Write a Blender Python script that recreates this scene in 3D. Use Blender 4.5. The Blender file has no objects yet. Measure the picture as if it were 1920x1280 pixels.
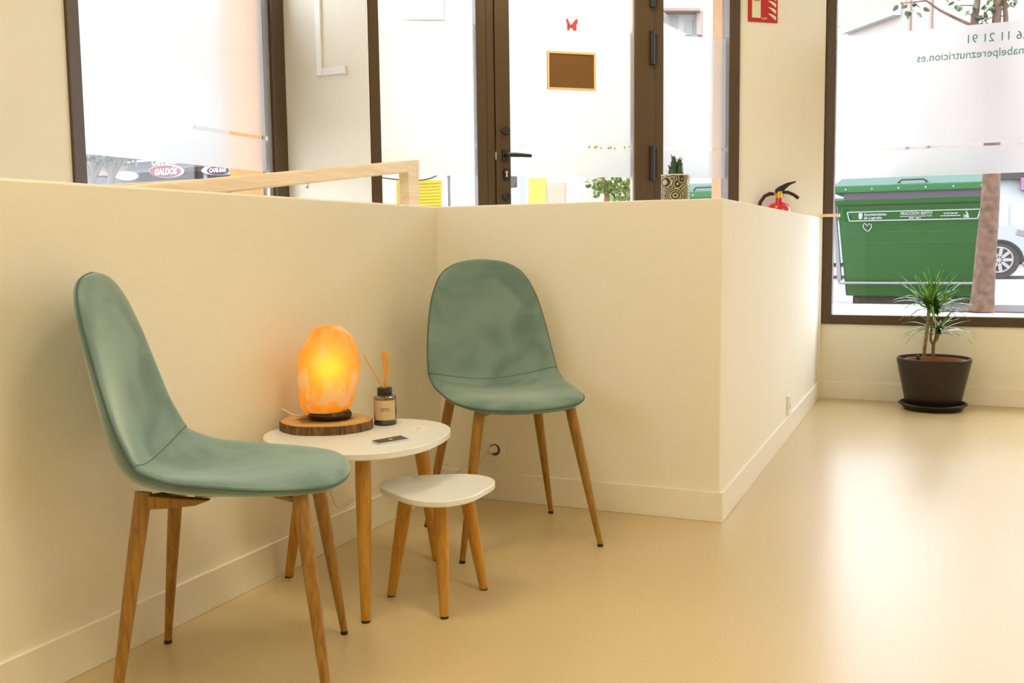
import bpy, math, random
from mathutils import Vector, Matrix, noise
random.seed(7)
SC = bpy.context.scene
COL = SC.collection
# ---------------------------------------------------------------- camera
CAM_H = 0.95
FPX = 1858.5
PITCH, ROLL, YAW = 0.09549, -0.01231, 0.41912
fwd = Vector((-math.sin(YAW)*math.cos(PITCH), math.cos(YAW)*math.cos(PITCH), -math.sin(PITCH)))
_r = Vector((math.cos(YAW), math.sin(YAW), 0)); _u = _r.cross(fwd)
RT = _r*math.cos(ROLL)+_u*math.sin(ROLL); UP = _u*math.cos(ROLL)-_r*math.sin(ROLL)
cd = bpy.data.cameras.new('camera'); cam = bpy.data.objects.new('camera', cd); COL.objects.link(cam)
cd.sensor_width = 36; cd.lens = FPX/1920*36; cd.clip_end = 300
cam.matrix_world = Matrix((( RT.x, UP.x, -fwd.x, 0), (RT.y, UP.y, -fwd.y, 0), (RT.z, UP.z, -fwd.z, CAM_H), (0, 0, 0, 1)))
SC.camera = cam
# ---------------------------------------------------------------- world, exposure
w = bpy.data.worlds.new('sky'); SC.world = w; w.use_nodes = True
bg = w.node_tree.nodes['Background']; bg.inputs[0].default_value = (0.88, 0.96, 1.06, 1); bg.inputs[1].default_value = 5.5
SC.view_settings.view_transform = 'Standard'; SC.view_settings.look = 'None'
SC.view_settings.exposure = 0.42; SC.view_settings.gamma = 1; SC.view_settings.use_curve_mapping = False
SC.cycles.use_denoising = True
SC.cycles.max_bounces = 10; SC.cycles.diffuse_bounces = 6; SC.cycles.transparent_max_bounces = 16
SC.cycles.sample_clamp_indirect = 6; SC.cycles.caustics_reflective = False; SC.cycles.caustics_refractive = False
LAMP_E = 13.0
LAMP_COL = (1.0, 0.86, 0.56)

def ray(px, py): return fwd*FPX + RT*(px-960) - UP*(py-640)
def at(px, py, ax, v):            # point seen at a pixel of the photograph on an axis-aligned plane
    d = ray(px, py); o = Vector((0, 0, CAM_H)); k = (v-o[ax])/d[ax]; return o+d*k
def at_plane(px, py, o, n):
    d = ray(px, py); c = Vector((0, 0, CAM_H)); k = (Vector(o)-c).dot(n)/d.dot(n); return c+d*k

# ---------------------------------------------------------------- materials
def mat(name, col, rough=0.6, metal=0.0, var=0.0, scale=20.0, bump=0.0, bscale=200.0, sheen=0.0, coat=0.0, spec=0.5, col2=None, stretch=None, detail=4):
    m = bpy.data.materials.new(name); m.use_nodes = True; nt = m.node_tree; b = nt.nodes['Principled BSDF']
    b.inputs['Roughness'].default_value = rough; b.inputs['Metallic'].default_value = metal
    b.inputs['Sheen Weight'].default_value = sheen; b.inputs['Coat Weight'].default_value = coat
    b.inputs['Specular IOR Level'].default_value = spec
    tc = nt.nodes.new('ShaderNodeTexCoord'); mp = nt.nodes.new('ShaderNodeMapping'); nt.links.new(tc.outputs['Object'], mp.inputs[0])
    if stretch: mp.inputs['Scale'].default_value = stretch
    nz = nt.nodes.new('ShaderNodeTexNoise'); nz.inputs['Scale'].default_value = scale; nz.inputs['Detail'].default_value = detail
    nt.links.new(mp.outputs[0], nz.inputs[0])
    cr = nt.nodes.new('ShaderNodeValToRGB'); cr.color_ramp.elements[0].position = 0.3; cr.color_ramp.elements[1].position = 0.7
    c2 = col2 or tuple(max(0, c*(1-var)) for c in col)
    cr.color_ramp.elements[0].color = (*c2, 1); cr.color_ramp.elements[1].color = (*col, 1)
    nt.links.new(nz.outputs[0], cr.inputs[0]); nt.links.new(cr.outputs[0], b.inputs['Base Color'])
    if bump:
        n2 = nt.nodes.new('ShaderNodeTexNoise'); n2.inputs['Scale'].default_value = bscale; nt.links.new(mp.outputs[0], n2.inputs[0])
        bp = nt.nodes.new('ShaderNodeBump'); bp.inputs['Strength'].default_value = bump; bp.inputs['Distance'].default_value = 0.002
        nt.links.new(n2.outputs[0], bp.inputs['Height']); nt.links.new(bp.outputs[0], b.inputs['Normal'])
    return m

def wood(name, c1, c2, axis_scale, rough=0.45, scale=3.0, coat=0.0):
    m = bpy.data.materials.new(name); m.use_nodes = True; nt = m.node_tree; b = nt.nodes['Principled BSDF']
    b.inputs['Roughness'].default_value = rough; b.inputs['Coat Weight'].default_value = coat
    tc = nt.nodes.new('ShaderNodeTexCoord'); mp = nt.nodes.new('ShaderNodeMapping'); mp.inputs['Scale'].default_value = axis_scale
    nt.links.new(tc.outputs['Object'], mp.inputs[0])
    nz = nt.nodes.new('ShaderNodeTexNoise'); nz.inputs['Scale'].default_value = scale; nz.inputs['Detail'].default_value = 5; nz.inputs['Distortion'].default_value = 1.2
    nt.links.new(mp.outputs[0], nz.inputs[0])
    cr = nt.nodes.new('ShaderNodeValToRGB'); cr.color_ramp.elements[0].position = 0.35; cr.color_ramp.elements[1].position = 0.62
    cr.color_ramp.elements[0].color = (*c2, 1); cr.color_ramp.elements[1].color = (*c1, 1)
    nt.links.new(nz.outputs[0], cr.inputs[0]); nt.links.new(cr.outputs[0], b.inputs['Base Color'])
    return m

def emis(name, col, s):
    m = bpy.data.materials.new(name); m.use_nodes = True; nt = m.node_tree; nt.nodes.clear()
    e = nt.nodes.new('ShaderNodeEmission'); e.inputs[0].default_value = (*col, 1); e.inputs[1].default_value = s
    o = nt.nodes.new('ShaderNodeOutputMaterial'); nt.links.new(e.outputs[0], o.inputs[0]); return m

def glass_pane(name, tint=(1, 1, 1), gloss=0.05):
    m = bpy.data.materials.new(name); m.use_nodes = True; nt = m.node_tree; nt.nodes.clear()
    t = nt.nodes.new('ShaderNodeBsdfTransparent'); t.inputs[0].default_value = (*tint, 1)
    g = nt.nodes.new('ShaderNodeBsdfGlossy'); g.inputs['Roughness'].default_value = 0.02
    mx = nt.nodes.new('ShaderNodeMixShader'); mx.inputs[0].default_value = gloss
    o = nt.nodes.new('ShaderNodeOutputMaterial')
    nt.links.new(t.outputs[0], mx.inputs[1]); nt.links.new(g.outputs[0], mx.inputs[2]); nt.links.new(mx.outputs[0], o.inputs[0]); return m

def film_mat(name, col=(0.97, 0.97, 0.97), fwd_part=0.8):
    """frosted foil: mostly blurred forward scatter, some wide scatter, some white reflection"""
    m = bpy.data.materials.new(name); m.use_nodes = True; nt = m.node_tree; nt.nodes.clear()
    rf = nt.nodes.new('ShaderNodeBsdfRefraction'); rf.inputs['Color'].default_value = (*col, 1); rf.inputs['Roughness'].default_value = 0.33; rf.inputs['IOR'].default_value = 1.35
    t = nt.nodes.new('ShaderNodeBsdfTranslucent'); t.inputs[0].default_value = (*col, 1)
    d = nt.nodes.new('ShaderNodeBsdfDiffuse'); d.inputs[0].default_value = (*col, 1)
    m1 = nt.nodes.new('ShaderNodeMixShader'); m1.inputs[0].default_value = 0.42; nt.links.new(t.outputs[0], m1.inputs[1]); nt.links.new(d.outputs[0], m1.inputs[2])
    mx = nt.nodes.new('ShaderNodeMixShader'); mx.inputs[0].default_value = fwd_part
    o = nt.nodes.new('ShaderNodeOutputMaterial')
    nt.links.new(m1.outputs[0], mx.inputs[1]); nt.links.new(rf.outputs[0], mx.inputs[2]); nt.links.new(mx.outputs[0], o.inputs[0]); return m

M = {}
M['wall'] = mat('wall_paint', (0.86, 0.825, 0.725), 0.75, var=0.02, scale=3, bump=0.25, bscale=160)
M['base'] = mat('baseboard_paint', (0.87, 0.83, 0.73), 0.45, var=0.02, scale=4)
M['ceil'] = mat('ceiling_paint', (0.88, 0.82, 0.70), 0.9)
M['floor'] = mat('microcement', (0.64, 0.515, 0.30), 0.28, col2=(0.57, 0.45, 0.25), scale=180, detail=2, bump=0.05, bscale=300, spec=0.55)
M['platform'] = mat('platform_cement', (0.55, 0.46, 0.33), 0.5, var=0.05)
M['alu'] = mat('brown_aluminium', (0.082, 0.045, 0.016), 0.42, metal=0.0, var=0.15, scale=300)
M['alu_dark'] = mat('dark_gasket', (0.02, 0.014, 0.01), 0.6)
M['black'] = mat('black_plastic', (0.012, 0.012, 0.014), 0.4)
M['glass'] = glass_pane('window_glass')
M['film'] = film_mat('frosted_film')
M['vinyl'] = film_mat('teal_vinyl', (0.34, 0.74, 0.80), 0.0)
M['pine'] = wood('pine_wood', (0.88, 0.73, 0.52), (0.80, 0.62, 0.40), (8, 1, 30), 0.5, 3)
M['leg'] = wood('oak_look', (0.37, 0.19, 0.028), (0.24, 0.115, 0.014), (30, 30, 2.2), 0.38, 3)
M['legt'] = wood('beech_wood', (0.56, 0.29, 0.035), (0.44, 0.20, 0.02), (30, 30, 2.0), 0.38, 3)
M['white'] = mat('white_lacquer', (0.80, 0.82, 0.85), 0.32, var=0.01)
M['plastic'] = mat('white_plastic', (0.85, 0.83, 0.80), 0.35)
M['ochre'] = wood('ochre_cladding', (0.42, 0.19, 0.02), (0.32, 0.13, 0.012), (20, 20, 2), 0.6, 4)
M['cladding'] = wood('light_cladding', (0.50, 0.28, 0.11), (0.40, 0.20, 0.07), (20, 20, 2), 0.6, 4)

# ---------------------------------------------------------------- mesh builder
class MB:
    def __init__(s): s.v = []; s.f = []
    def add(s, vs, fs):
        o = len(s.v); s.v += [Vector(a) for a in vs]; s.f += [tuple(i+o for i in f) for f in fs]; return s
    def box(s, a, b):
        x0, y0, z0 = a; x1, y1, z1 = b
        return s.add([(x0,y0,z0),(x1,y0,z0),(x1,y1,z0),(x0,y1,z0),(x0,y0,z1),(x1,y0,z1),(x1,y1,z1),(x0,y1,z1)],
                     [(0,3,2,1),(4,5,6,7),(0,1,5,4),(1,2,6,5),(2,3,7,6),(3,0,4,7)])
    def obox(s, c, ex, ey, ez, sx, sy, sz):   # oriented box, centre c, axes, full sizes
        c = Vector(c); X = Vector(ex)*sx/2; Y = Vector(ey)*sy/2; Z = Vector(ez)*sz/2
        return s.add([c-X-Y-Z, c+X-Y-Z, c+X+Y-Z, c-X+Y-Z, c-X-Y+Z, c+X-Y+Z, c+X+Y+Z, c-X+Y+Z],
                     [(0,3,2,1),(4,5,6,7),(0,1,5,4),(1,2,6,5),(2,3,7,6),(3,0,4,7)])
    def prism(s, poly, z0, z1):
        n = len(poly)
        return s.add([(x, y, z0) for x, y in poly]+[(x, y, z1) for x, y in poly],
                     [tuple(reversed(range(n))), tuple(range(n, 2*n))]+[(i, (i+1) % n, (i+1) % n+n, i+n) for i in range(n)])
    def tube(s, pts, rad, n=10, cap=True):
        pts = [Vector(p) for p in pts]; m = len(pts)
        rad = rad if isinstance(rad, (list, tuple)) else [rad]*m
        t0 = (pts[1]-pts[0]).normalized(); a = t0.orthogonal().normalized(); vs = []
        for i, p in enumerate(pts):
            t = (pts[min(i+1, m-1)]-pts[max(i-1, 0)]).normalized()
            a = (a-t*a.dot(t)).normalized(); b = t.cross(a)
            for k in range(n):
                c = 2*math.pi*k/n; vs.append(p+(a*math.cos(c)+b*math.sin(c))*rad[i])
        fs = [(i*n+k, i*n+(k+1) % n, (i+1)*n+(k+1) % n, (i+1)*n+k) for i in range(m-1) for k in range(n)]
        if cap: fs += [tuple(reversed(range(n))), tuple((m-1)*n+k for k in range(n))]
        return s.add(vs, fs)
    def loop(s, pts, r, n=6):
        pts = [Vector(p) for p in pts]; m = len(pts); vs = []; a = None
        for i, p in enumerate(pts):
            t = (pts[(i+1) % m]-pts[i-1]).normalized()
            if a is None: a = t.orthogonal().normalized()
            a = (a-t*a.dot(t)).normalized(); b = t.cross(a)
            for k in range(n):
                c = 2*math.pi*k/n; vs.append(p+(a*math.cos(c)+b*math.sin(c))*r)
        return s.add(vs, [(i*n+k, i*n+(k+1) % n, ((i+1) % m)*n+(k+1) % n, ((i+1) % m)*n+k) for i in range(m) for k in range(n)])
    def lathe(s, prof, c=(0, 0, 0), n=48):
        c = Vector(c); vs = []; m = len(prof)
        for r, z in prof:
            for k in range(n):
                a = 2*math.pi*k/n; vs.append(c+Vector((r*math.cos(a), r*math.sin(a), z)))
        fs = [(i*n+k, i*n+(k+1) % n, (i+1)*n+(k+1) % n, (i+1)*n+k) for i in range(m-1) for k in range(n)]
        if prof[0][0] > 1e-6: fs.append(tuple(reversed(range(n))))
        if prof[-1][0] > 1e-6: fs.append(tuple((m-1)*n+k for k in range(n)))
        return s.add(vs, fs)
    def build(s, name, m, parent=None, smooth=False, bevel=0, loc=None, seg=2):
        me = bpy.data.meshes.new(name); off = Vector(loc) if loc else Vector((0, 0, 0))
        if parent is not None and not loc: off = root_off(parent)
        me.from_pydata([v-off for v in s.v], [], s.f); me.update()
        for mm in (m if isinstance(m, list) else [m]): me.materials.append(mm)
        if smooth:
            me.shade_smooth() if hasattr(me, 'shade_smooth') else None
            try: me.set_sharp_from_angle(angle=math.radians(38))
            except Exception: pass
        o = bpy.data.objects.new(name, me); COL.objects.link(o)
        if parent is not None: o.parent = parent; OFF[o.name] = off
        elif loc: o.location = off; OFF[o.name] = off
        if bevel:
            b = o.modifiers.new('bevel', 'BEVEL'); b.width = bevel; b.segments = seg; b.limit_method = 'ANGLE'
            b.angle_limit = math.radians(40)
        return o
OFF = {}
def root_off(o): return OFF.get(o.name, Vector((0, 0, 0)))
def tag(o, label=None, cat=None, group=None, kind=None):
    if label: o['label'] = label
    if cat: o['category'] = cat
    if group: o['group'] = group
    if kind: o['kind'] = kind
    return o
def thing(name, label, cat, loc=(0, 0, 0), group=None):
    o = bpy.data.objects.new(name, None); COL.objects.link(o); o.location = loc; OFF[o.name] = Vector(loc)
    o.empty_display_size = 0.05
    return tag(o, label, cat, group)
def local(name, label, cat, group=None):     # an Empty whose parts are modelled about its own origin
    o = bpy.data.objects.new(name, None); COL.objects.link(o); OFF[o.name] = Vector((0, 0, 0)); return tag(o, label, cat, group)
def text_mb(body, size, o, ex, ez, ext=0.001, shear=0.0, align='LEFT', bold=0.0, width=None, mb=None):
    """writing as solid letters: origin o, reading direction ex, up ez"""
    cu = bpy.data.curves.new('t', 'FONT'); cu.body = body; cu.size = size; cu.extrude = ext; cu.shear = shear; cu.align_x = align; cu.offset = bold
    cu.resolution_u = 3
    ob = bpy.data.objects.new('t', cu); me = bpy.data.meshes.new_from_object(ob)
    vs = [v.co.copy() for v in me.vertices]; fs = [tuple(p.vertices) for p in me.polygons]
    bpy.data.objects.remove(ob); bpy.data.curves.remove(cu); bpy.data.meshes.remove(me)
    ex = Vector(ex).normalized(); ez = Vector(ez).normalized(); en = ex.cross(ez); o = Vector(o)
    k = 1
    if width:
        xs = [v.x for v in vs]; k = width/(max(xs)-min(xs))
    mb = mb or MB()
    return mb.add([o+ex*v.x*k+ez*v.y+en*v.z for v in vs], fs)
def text_acc(body, size, o, ex, ez, ext, shear, bold, width, mb=None):
    """capitals with an acute O: plain letters, the accent stroke added above its letter"""
    k = body.index('Ó'); base = body.replace('Ó', 'O'); mb = mb or MB(); n0 = len(mb.v)
    text_mb(base, size, o, ex, ez, ext, shear, 'LEFT', bold, width, mb)
    ex = Vector(ex).normalized(); ez = Vector(ez).normalized(); en = ex.cross(ez); o = Vector(o); xs = [(v-o).dot(ex) for v in mb.v[n0:]]
    def adv(t):
        q = MB(); text_mb(t, size, (0, 0, 0), (1, 0, 0), (0, 0, 1), 0, shear, 'LEFT', bold, None, q); return max(v.x for v in q.v)
    f = (max(xs)-min(xs))/(adv(base)); c = (adv(base[:k])+adv(base[:k+1]))/2*f+size*.04
    p = o+ex*(c+shear*size*.8)+ez*size*.80; d = (ex*.45+ez*.9).normalized(); return mb.obox(p+d*size*.04, d, en, d.cross(en), size*.19, max(ext*2, .002), size*.085)
def copy_tree(o, parent=None):
    c = o.copy(); COL.objects.link(c); c.parent = parent
    for ch in list(o.children): copy_tree(ch, c)
    return c

# ================================================================ the room
XA, YB, XC, YR, H = -1.787, 3.330, -0.711, 6.292, 1.103
XC2 = -0.745
HB = 0.1046; TB = 0.012; CE = 2.95
A0 = Vector((-2.726, 4.488, 0)); TD = Vector((math.cos(math.radians(41.53)), math.sin(math.radians(41.53)), 0)); ND = Vector((-TD.y, TD.x, 0))
def D(s, z=0.0, n=0.0): return A0+TD*s+ND*n+Vector((0, 0, z))
def Dxy(s, n=0.0): p = D(s, 0, n); return (p.x, p.y)
def struct(o): o['kind'] = 'structure'; return o

struct(MB().box((-3.3, -3.2, -0.05), (3.8, 6.5, 0.0)).build('floor', M['floor']))
struct(MB().box((-3.4, -3.3, CE), (3.9, 6.9, CE+0.1)).build('ceiling', M['ceil']))
# low wall round the raised entrance: one continuous parapet
T = 0.12
low = [(XA, -3.0), (XA, YB), (XC, YB), (XC2, YR-0.004), (XC2-T, YR-0.11), (XC-T, YB+T), (XA-T, YB+T), (XA-T, -3.0)]
struct(MB().prism(low, 0, H).build('wall_partition', M['wall'], bevel=0.006))
def bb(poly, name):
    m = MB(); m.prism(poly, 0, HB); return struct(m.build(name, M['base'], bevel=0.002))
bb([(XA, -3.0), (XA+TB, -3.0), (XA+TB, YB-TB), (XC+TB, YB-TB), (XC2+TB, YR), (XC2, YR), (XC, YB), (XA, YB)], 'baseboard_partition')
bb([(XC2+TB, YR-TB), (3.6, YR-TB), (3.6, YR), (XC2+TB, YR)], 'baseboard_right')
# left facade wall with window 1
W1a, W1b, W1z0, W1z1 = 2.816, 4.155, 0.50, 2.75
XL = -3.08
m = MB(); m.box((XL-0.22, -3.0, 0), (XL, W1a, CE)); m.box((XL-0.22, W1a, 0), (XL, 4.16, W1z0)); m.box((XL-0.22, W1a, W1z1), (XL, 4.16, CE))
struct(m.build('wall_left', M['wall']))
struct(MB().prism([(XL-0.22, 4.157), (-2.590, 4.157), Dxy(-0.058, -0.01), Dxy(-0.058, 0.22), (XL-0.22, 5.0)], 0, CE).build('wall_pillar_left', M['wall'], bevel=0.004))
# entrance wall: chamfered corner, above the door and to its right
m = MB(); m.prism([Dxy(-0.058), Dxy(2.089), Dxy(2.089, 0.22), Dxy(-0.058, 0.22)], 2.75, CE)
m.prism([Dxy(2.089), Dxy(2.665), (-0.731, YR), (-0.731, YR+0.22), Dxy(2.60, 0.25), Dxy(2.089, 0.22)], 0, CE)
struct(m.build('wall_entrance', M['wall']))
# right facade wall with window 2
WR0, WR1, WRz0, WRz1 = -0.731, 2.7, 0.457, 2.70
m = MB(); m.box((WR0, YR, 0), (3.8, YR+0.22, WRz0)); m.box((WR0, YR, WRz1), (3.8, YR+0.22, CE)); m.box((WR1, YR, WRz0), (3.8, YR+0.22, WRz1))
struct(m.build('wall_right', M['wall']))
struct(MB().box((3.6, -3.2, 0), (3.8, YR, CE)).build('wall_side', M['wall']))
BW = (-2.98, -1.72, 0.95, 2.80)      # added opening behind the camera, unseen, lets in daylight for the low wall
m = MB(); m.box((-3.3, -3.2, 0), (BW[0], -3.0, CE)); m.box((BW[1], -3.2, 0), (3.6, -3.0, CE)); m.box((BW[0], -3.2, 0), (BW[1], -3.0, BW[2])); m.box((BW[0], -3.2, BW[3]), (BW[1], -3.0, CE))
struct(m.build('wall_back', M['wall']))
# raised entrance floor and ramp
m = MB(); m.prism([(XL, 3.45), (XC-T-0.02, 3.45), (XC-T-0.03, 6.15), Dxy(-0.05)], 0.0, 0.28)
m.add([(XL, 0.7, 0.001), (XA-T-.01, 0.7, 0.001), (XA-T-.01, 3.45, 0.28), (XL, 3.45, 0.28), (XL, 3.45, 0), (XA-T-.01, 3.45, 0)], [(0, 1, 2, 3), (3, 2, 5, 4), (0, 3, 4), (1, 5, 2)])
struct(m.build('floor_ramp', M['platform']))

# ---- windows: brown aluminium frames, clear glass, frosted film
ZF1, ZF2, ZF3, ZF4 = 1.330, 1.487, 1.503, 2.165
def window(name, o, e, nout, s0, s1, z0, z1, left, right, bottom, top, mull=(), films=True, ftop=ZF4):
    """o origin, e along the wall, nout outwards; frame of widths left/right/bottom/top"""
    r = bpy.data.objects.new(name, None); COL.objects.link(r); r.location = o; OFF[r.name] = Vector(o); struct(r)
    o = Vector(o); Z = Vector((0, 0, 1))
    def bar(a0, a1, b0, b1, d0=-0.012, d1=0.07, mb=None):
        mb = mb or MB(); c = o+e*(a0+a1)/2+nout*(d0+d1)/2+Z*(b0+b1)/2
        return mb.obox(c, e, nout, Z, a1-a0, d1-d0, b1-b0)
    f = MB(); bar(s0, s0+left, z0, z1, mb=f); bar(s1-right, s1, z0, z1, mb=f)
    bar(s0+left, s1-right, z0, z0+bottom, mb=f); bar(s0+left, s1-right, z1-top, z1, mb=f)
    for a, b in mull: bar(a, b, z0+bottom, z1-top, mb=f)
    f.build('frame', M['alu'], r, bevel=0.003)
    g = MB(); bar(s0+left, s1-right, z0+bottom, z1-top, 0.030, 0.034, mb=g); gp = g.build('glass', M['glass'], r)
    sg = [s0+left]+[v for ab in mull for v in ab]+[s1-right]
    for i in range(0, len(sg), 2):
        fl = MB()
        bar(sg[i], sg[i+1], ZF1, ZF2, 0.0275, 0.029, mb=fl); bar(sg[i], sg[i+1], ZF3, ftop, 0.0275, 0.029, mb=fl)
        fl.build('frosted_film', M['film'], r)
    return r
w1 = window('window_1', (XL, 0, 0), Vector((0, 1, 0)), Vector((-1, 0, 0)), W1a, W1b, W1z0, W1z1, 0.060, 0.095, 0.06, 0.06)
MB().box((XL-0.028, W1b-0.125, W1z0+.06), (XL-0.012, W1b-0.095, W1z1-.06)).build('glazing_bead', mat('grey_bead', (0.35, 0.36, 0.38), 0.4), w1)
w2 = window('window_2', (0, YR, 0), Vector((1, 0, 0)), Vector((0, 1, 0)), WR0, WR1, WRz0, WRz1, 0.060, 0.060, 0.057, 0.06, mull=((1.25, 1.31),))
w3 = window('added_light_window', (0, -3.0, 0), Vector((1, 0, 0)), Vector((0, -1, 0)), BW[0], BW[1], BW[2], BW[3], .06, .06, .06, .06)  # added window, never in view, brightens walls that face the camera
for o_ in list(w3.children):
    if o_.name.startswith('frosted_film'): bpy.data.objects.remove(o_)
t = text_mb('626 11 21 91', 0.067, (0.382, YR+0.024, 2.065), (-1, 0, 0), (0, 0, 1), 0.0005)
t = text_mb('anabelpereznutricion.es', 0.066, (0.352, YR+0.024, 1.982), (-1, 0, 0), (0, 0, 1), 0.0005, width=0.578, mb=t)
t.build('mirrored_lettering', M['vinyl'], w2)

# ---- entrance: fixed leaf, door leaf, side light
def dbar(mb, s0, s1, z0, z1, d0, d1):
    return mb.obox(D((s0+s1)/2, (z0+z1)/2, (d0+d1)/2), TD, ND, Vector((0, 0, 1)), s1-s0, d1-d0, z1-z0)
ZD0, ZD1 = 0.28, 2.75
dr = bpy.data.objects.new('door_1', None); COL.objects.link(dr); dr.location = D(1.0, ZD0); OFF[dr.name] = D(1.0, ZD0); struct(dr)
f = MB(); dbar(f, -0.056, -0.002, ZD0, ZD1, -0.012, 0.07); dbar(f, 0.569, 0.613, ZD0, ZD1, -0.006, 0.07)
dbar(f, 0.513, 0.567, ZD0, ZD1, -0.012, 0.06)
dbar(f, 1.546, 1.606, ZD0, ZD1, -0.008, 0.07); dbar(f, 2.019, 2.089, ZD0, ZD1, -0.012, 0.07)
for a, b in ((-0.002, 0.513), (0.613, 1.546), (1.606, 2.019)):
    dbar(f, a, b, ZD1-0.06, ZD1, -0.01, 0.07)
for a, b in ((-0.002, 0.513), (1.606, 2.019)): dbar(f, a, b, ZD0, ZD0+0.08, -0.01, 0.06)
f.build('frame', M['alu'], dr, bevel=0.003)
f = MB(); dbar(f, 0.615, 0.697, ZD0+.01, ZD1-.07, -0.016, 0.05); dbar(f, 1.428, 1.543, ZD0+.01, ZD1-.07, -0.016, 0.05)
dbar(f, 0.697, 1.428, ZD0+.01, ZD0+.12, -0.014, 0.05); dbar(f, 0.697, 1.428, ZD1-.16, ZD1-.07, -0.014, 0.05)
leaf = f.build('door_leaf', M['alu'], dr, bevel=0.003)
f = MB(); dbar(f, 1.418, 1.428, ZD0+.12, ZD1-.16, -0.004, 0.03); f.build('glazing_bead', mat('pale_bead', (0.42, 0.36, 0.36), 0.5), leaf)
for nm, a, b, pr in (('glass', -0.002, 0.513, dr), ('glass', 0.697, 1.418, leaf), ('glass', 1.606, 2.019, dr)):
    g = MB(); dbar(g, a, b, ZD0+.08, ZD1-.06 if pr is dr else ZD1-.16, 0.030, 0.034); g.build('glass', M['glass'], pr)
    fl = MB(); dbar(fl, a, b, ZF1, ZF2, 0.0275, 0.029); dbar(fl, a, b, ZF3, 2.125, 0.0275, 0.029); fl.build('frosted_film', M['film'], pr)
def disc(mb, s, z, rad, d0, d1, n=20):
    vs = []
    for d in (d0, d1):
        for k in range(n):
            a = 2*math.pi*k/n; vs.append(D(s+rad*math.cos(a), z+rad*math.sin(a), d))
    return mb.add(vs, [tuple(reversed(range(n))), tuple(range(n, 2*n))]+[(k, (k+1) % n, (k+1) % n+n, k+n) for k in range(n)])
for z in (1.567, 1.217): m = MB(); disc(m, 0.667, z, 0.021, -0.016, -0.034); m.build('lock_rosette', M['black'], leaf, smooth=True)
m = MB(); dbar(m, 0.648, 0.680, 1.403, 1.470, -0.030, -0.016); disc(m, 0.667, 1.437, 0.012, -0.016, -0.062)
m.tube([D(0.662, 1.437, -0.060), D(0.70, 1.437, -0.062), D(0.745, 1.436, -0.062), D(0.80, 1.433, -0.060)], [0.012, 0.0125, 0.011, 0.009], 12)
m.build('door_handle', M['black'], leaf, bevel=0.003)
m = MB(); disc(m, 0.668, 1.352, 0.016, -0.016, -0.026); disc(m, 0.668, 1.318, 0.016, -0.016, -0.026); dbar(m, 0.652, 0.684, 1.318, 1.352, -0.026, -0.016)
esc = m.build('lock_escutcheon', M['black'], leaf)
m = MB(); disc(m, 0.669, 1.347, 0.0075, -0.026, -0.031); dbar(m, 0.665, 0.6735, 1.322, 1.345, -0.031, -0.026)
m.build('lock_cylinder', mat('brass_cylinder', (0.75, 0.68, 0.5), 0.3, metal=0.6), esc)
m = MB(); dbar(m, 0.6115, 0.6155, 1.415, 1.455, -0.018, -0.012); m.build('latch_plate', mat('steel_plate', (0.6, 0.62, 0.6), 0.4), leaf)
for z0, z1 in ((1.31, 1.50), (1.95, 2.13), (2.26, 2.42)):
    m = MB(); m.tube([D(1.528, z0, -0.026), D(1.528, z1, -0.026)], 0.015, 14); dbar(m, 1.520, 1.560, z0+.01, z1-.01, -0.022, -0.012)
    m.build('hinge', M['black'], leaf, smooth=True)
# timber cladding of the reveals outside the panes
struct(MB().box((-3.36, 4.075, 0.1), (-3.315, 4.13, 2.9)).build('trim_1', M['ochre']))
struct(MB().box((-3.36, 4.062, 0.1), (-3.155, 4.075, 2.9)).build('trim_2', M['ochre']))
m = MB(); dbar(m, 2.022, 2.06, 0.2, 2.9, 0.075, 0.19); struct(m.build('trim_3', M['cladding']))

# ---- conduit on the left pillar, fire sign, extinguisher, wooden ledge
YP = 4.157
m = MB(); x0 = at(593, 60, 1, YP).x; x1 = at(604, 60, 1, YP).x; zb = at(600, 143, 1, YP).z; zt = at(600, 131, 1, YP).z; xe = at(651, 134, 1, YP).x
m.box((x0, YP-0.014, zb), (x1, YP, CE-.001)); m.box((x1, YP-0.014, zb), (xe-.01, YP, zt+.004)); m.box((xe-.01, YP-0.018, zb-.004), (xe, YP, zt+.008))
c = m.build('cable_trunking', M['plastic'], bevel=0.003)
tag(c, 'thin off-white cable trunking bent in an L on the pillar left of the door', 'cable trunking')
m = MB(); a = at(566, 352, 1, YP); b = at(577, 343, 1, YP)
m.box((a.x, YP-.012, a.z-.004), (b.x, YP, a.z+.004)); m.box((b.x-.006, YP-.012, a.z), (b.x, YP, b.z+.01))
tag(m.build('wall_clip', M['plastic']), 'tiny cream angled clip on the pillar beside the left window, under the handrail', 'clip')

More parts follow.
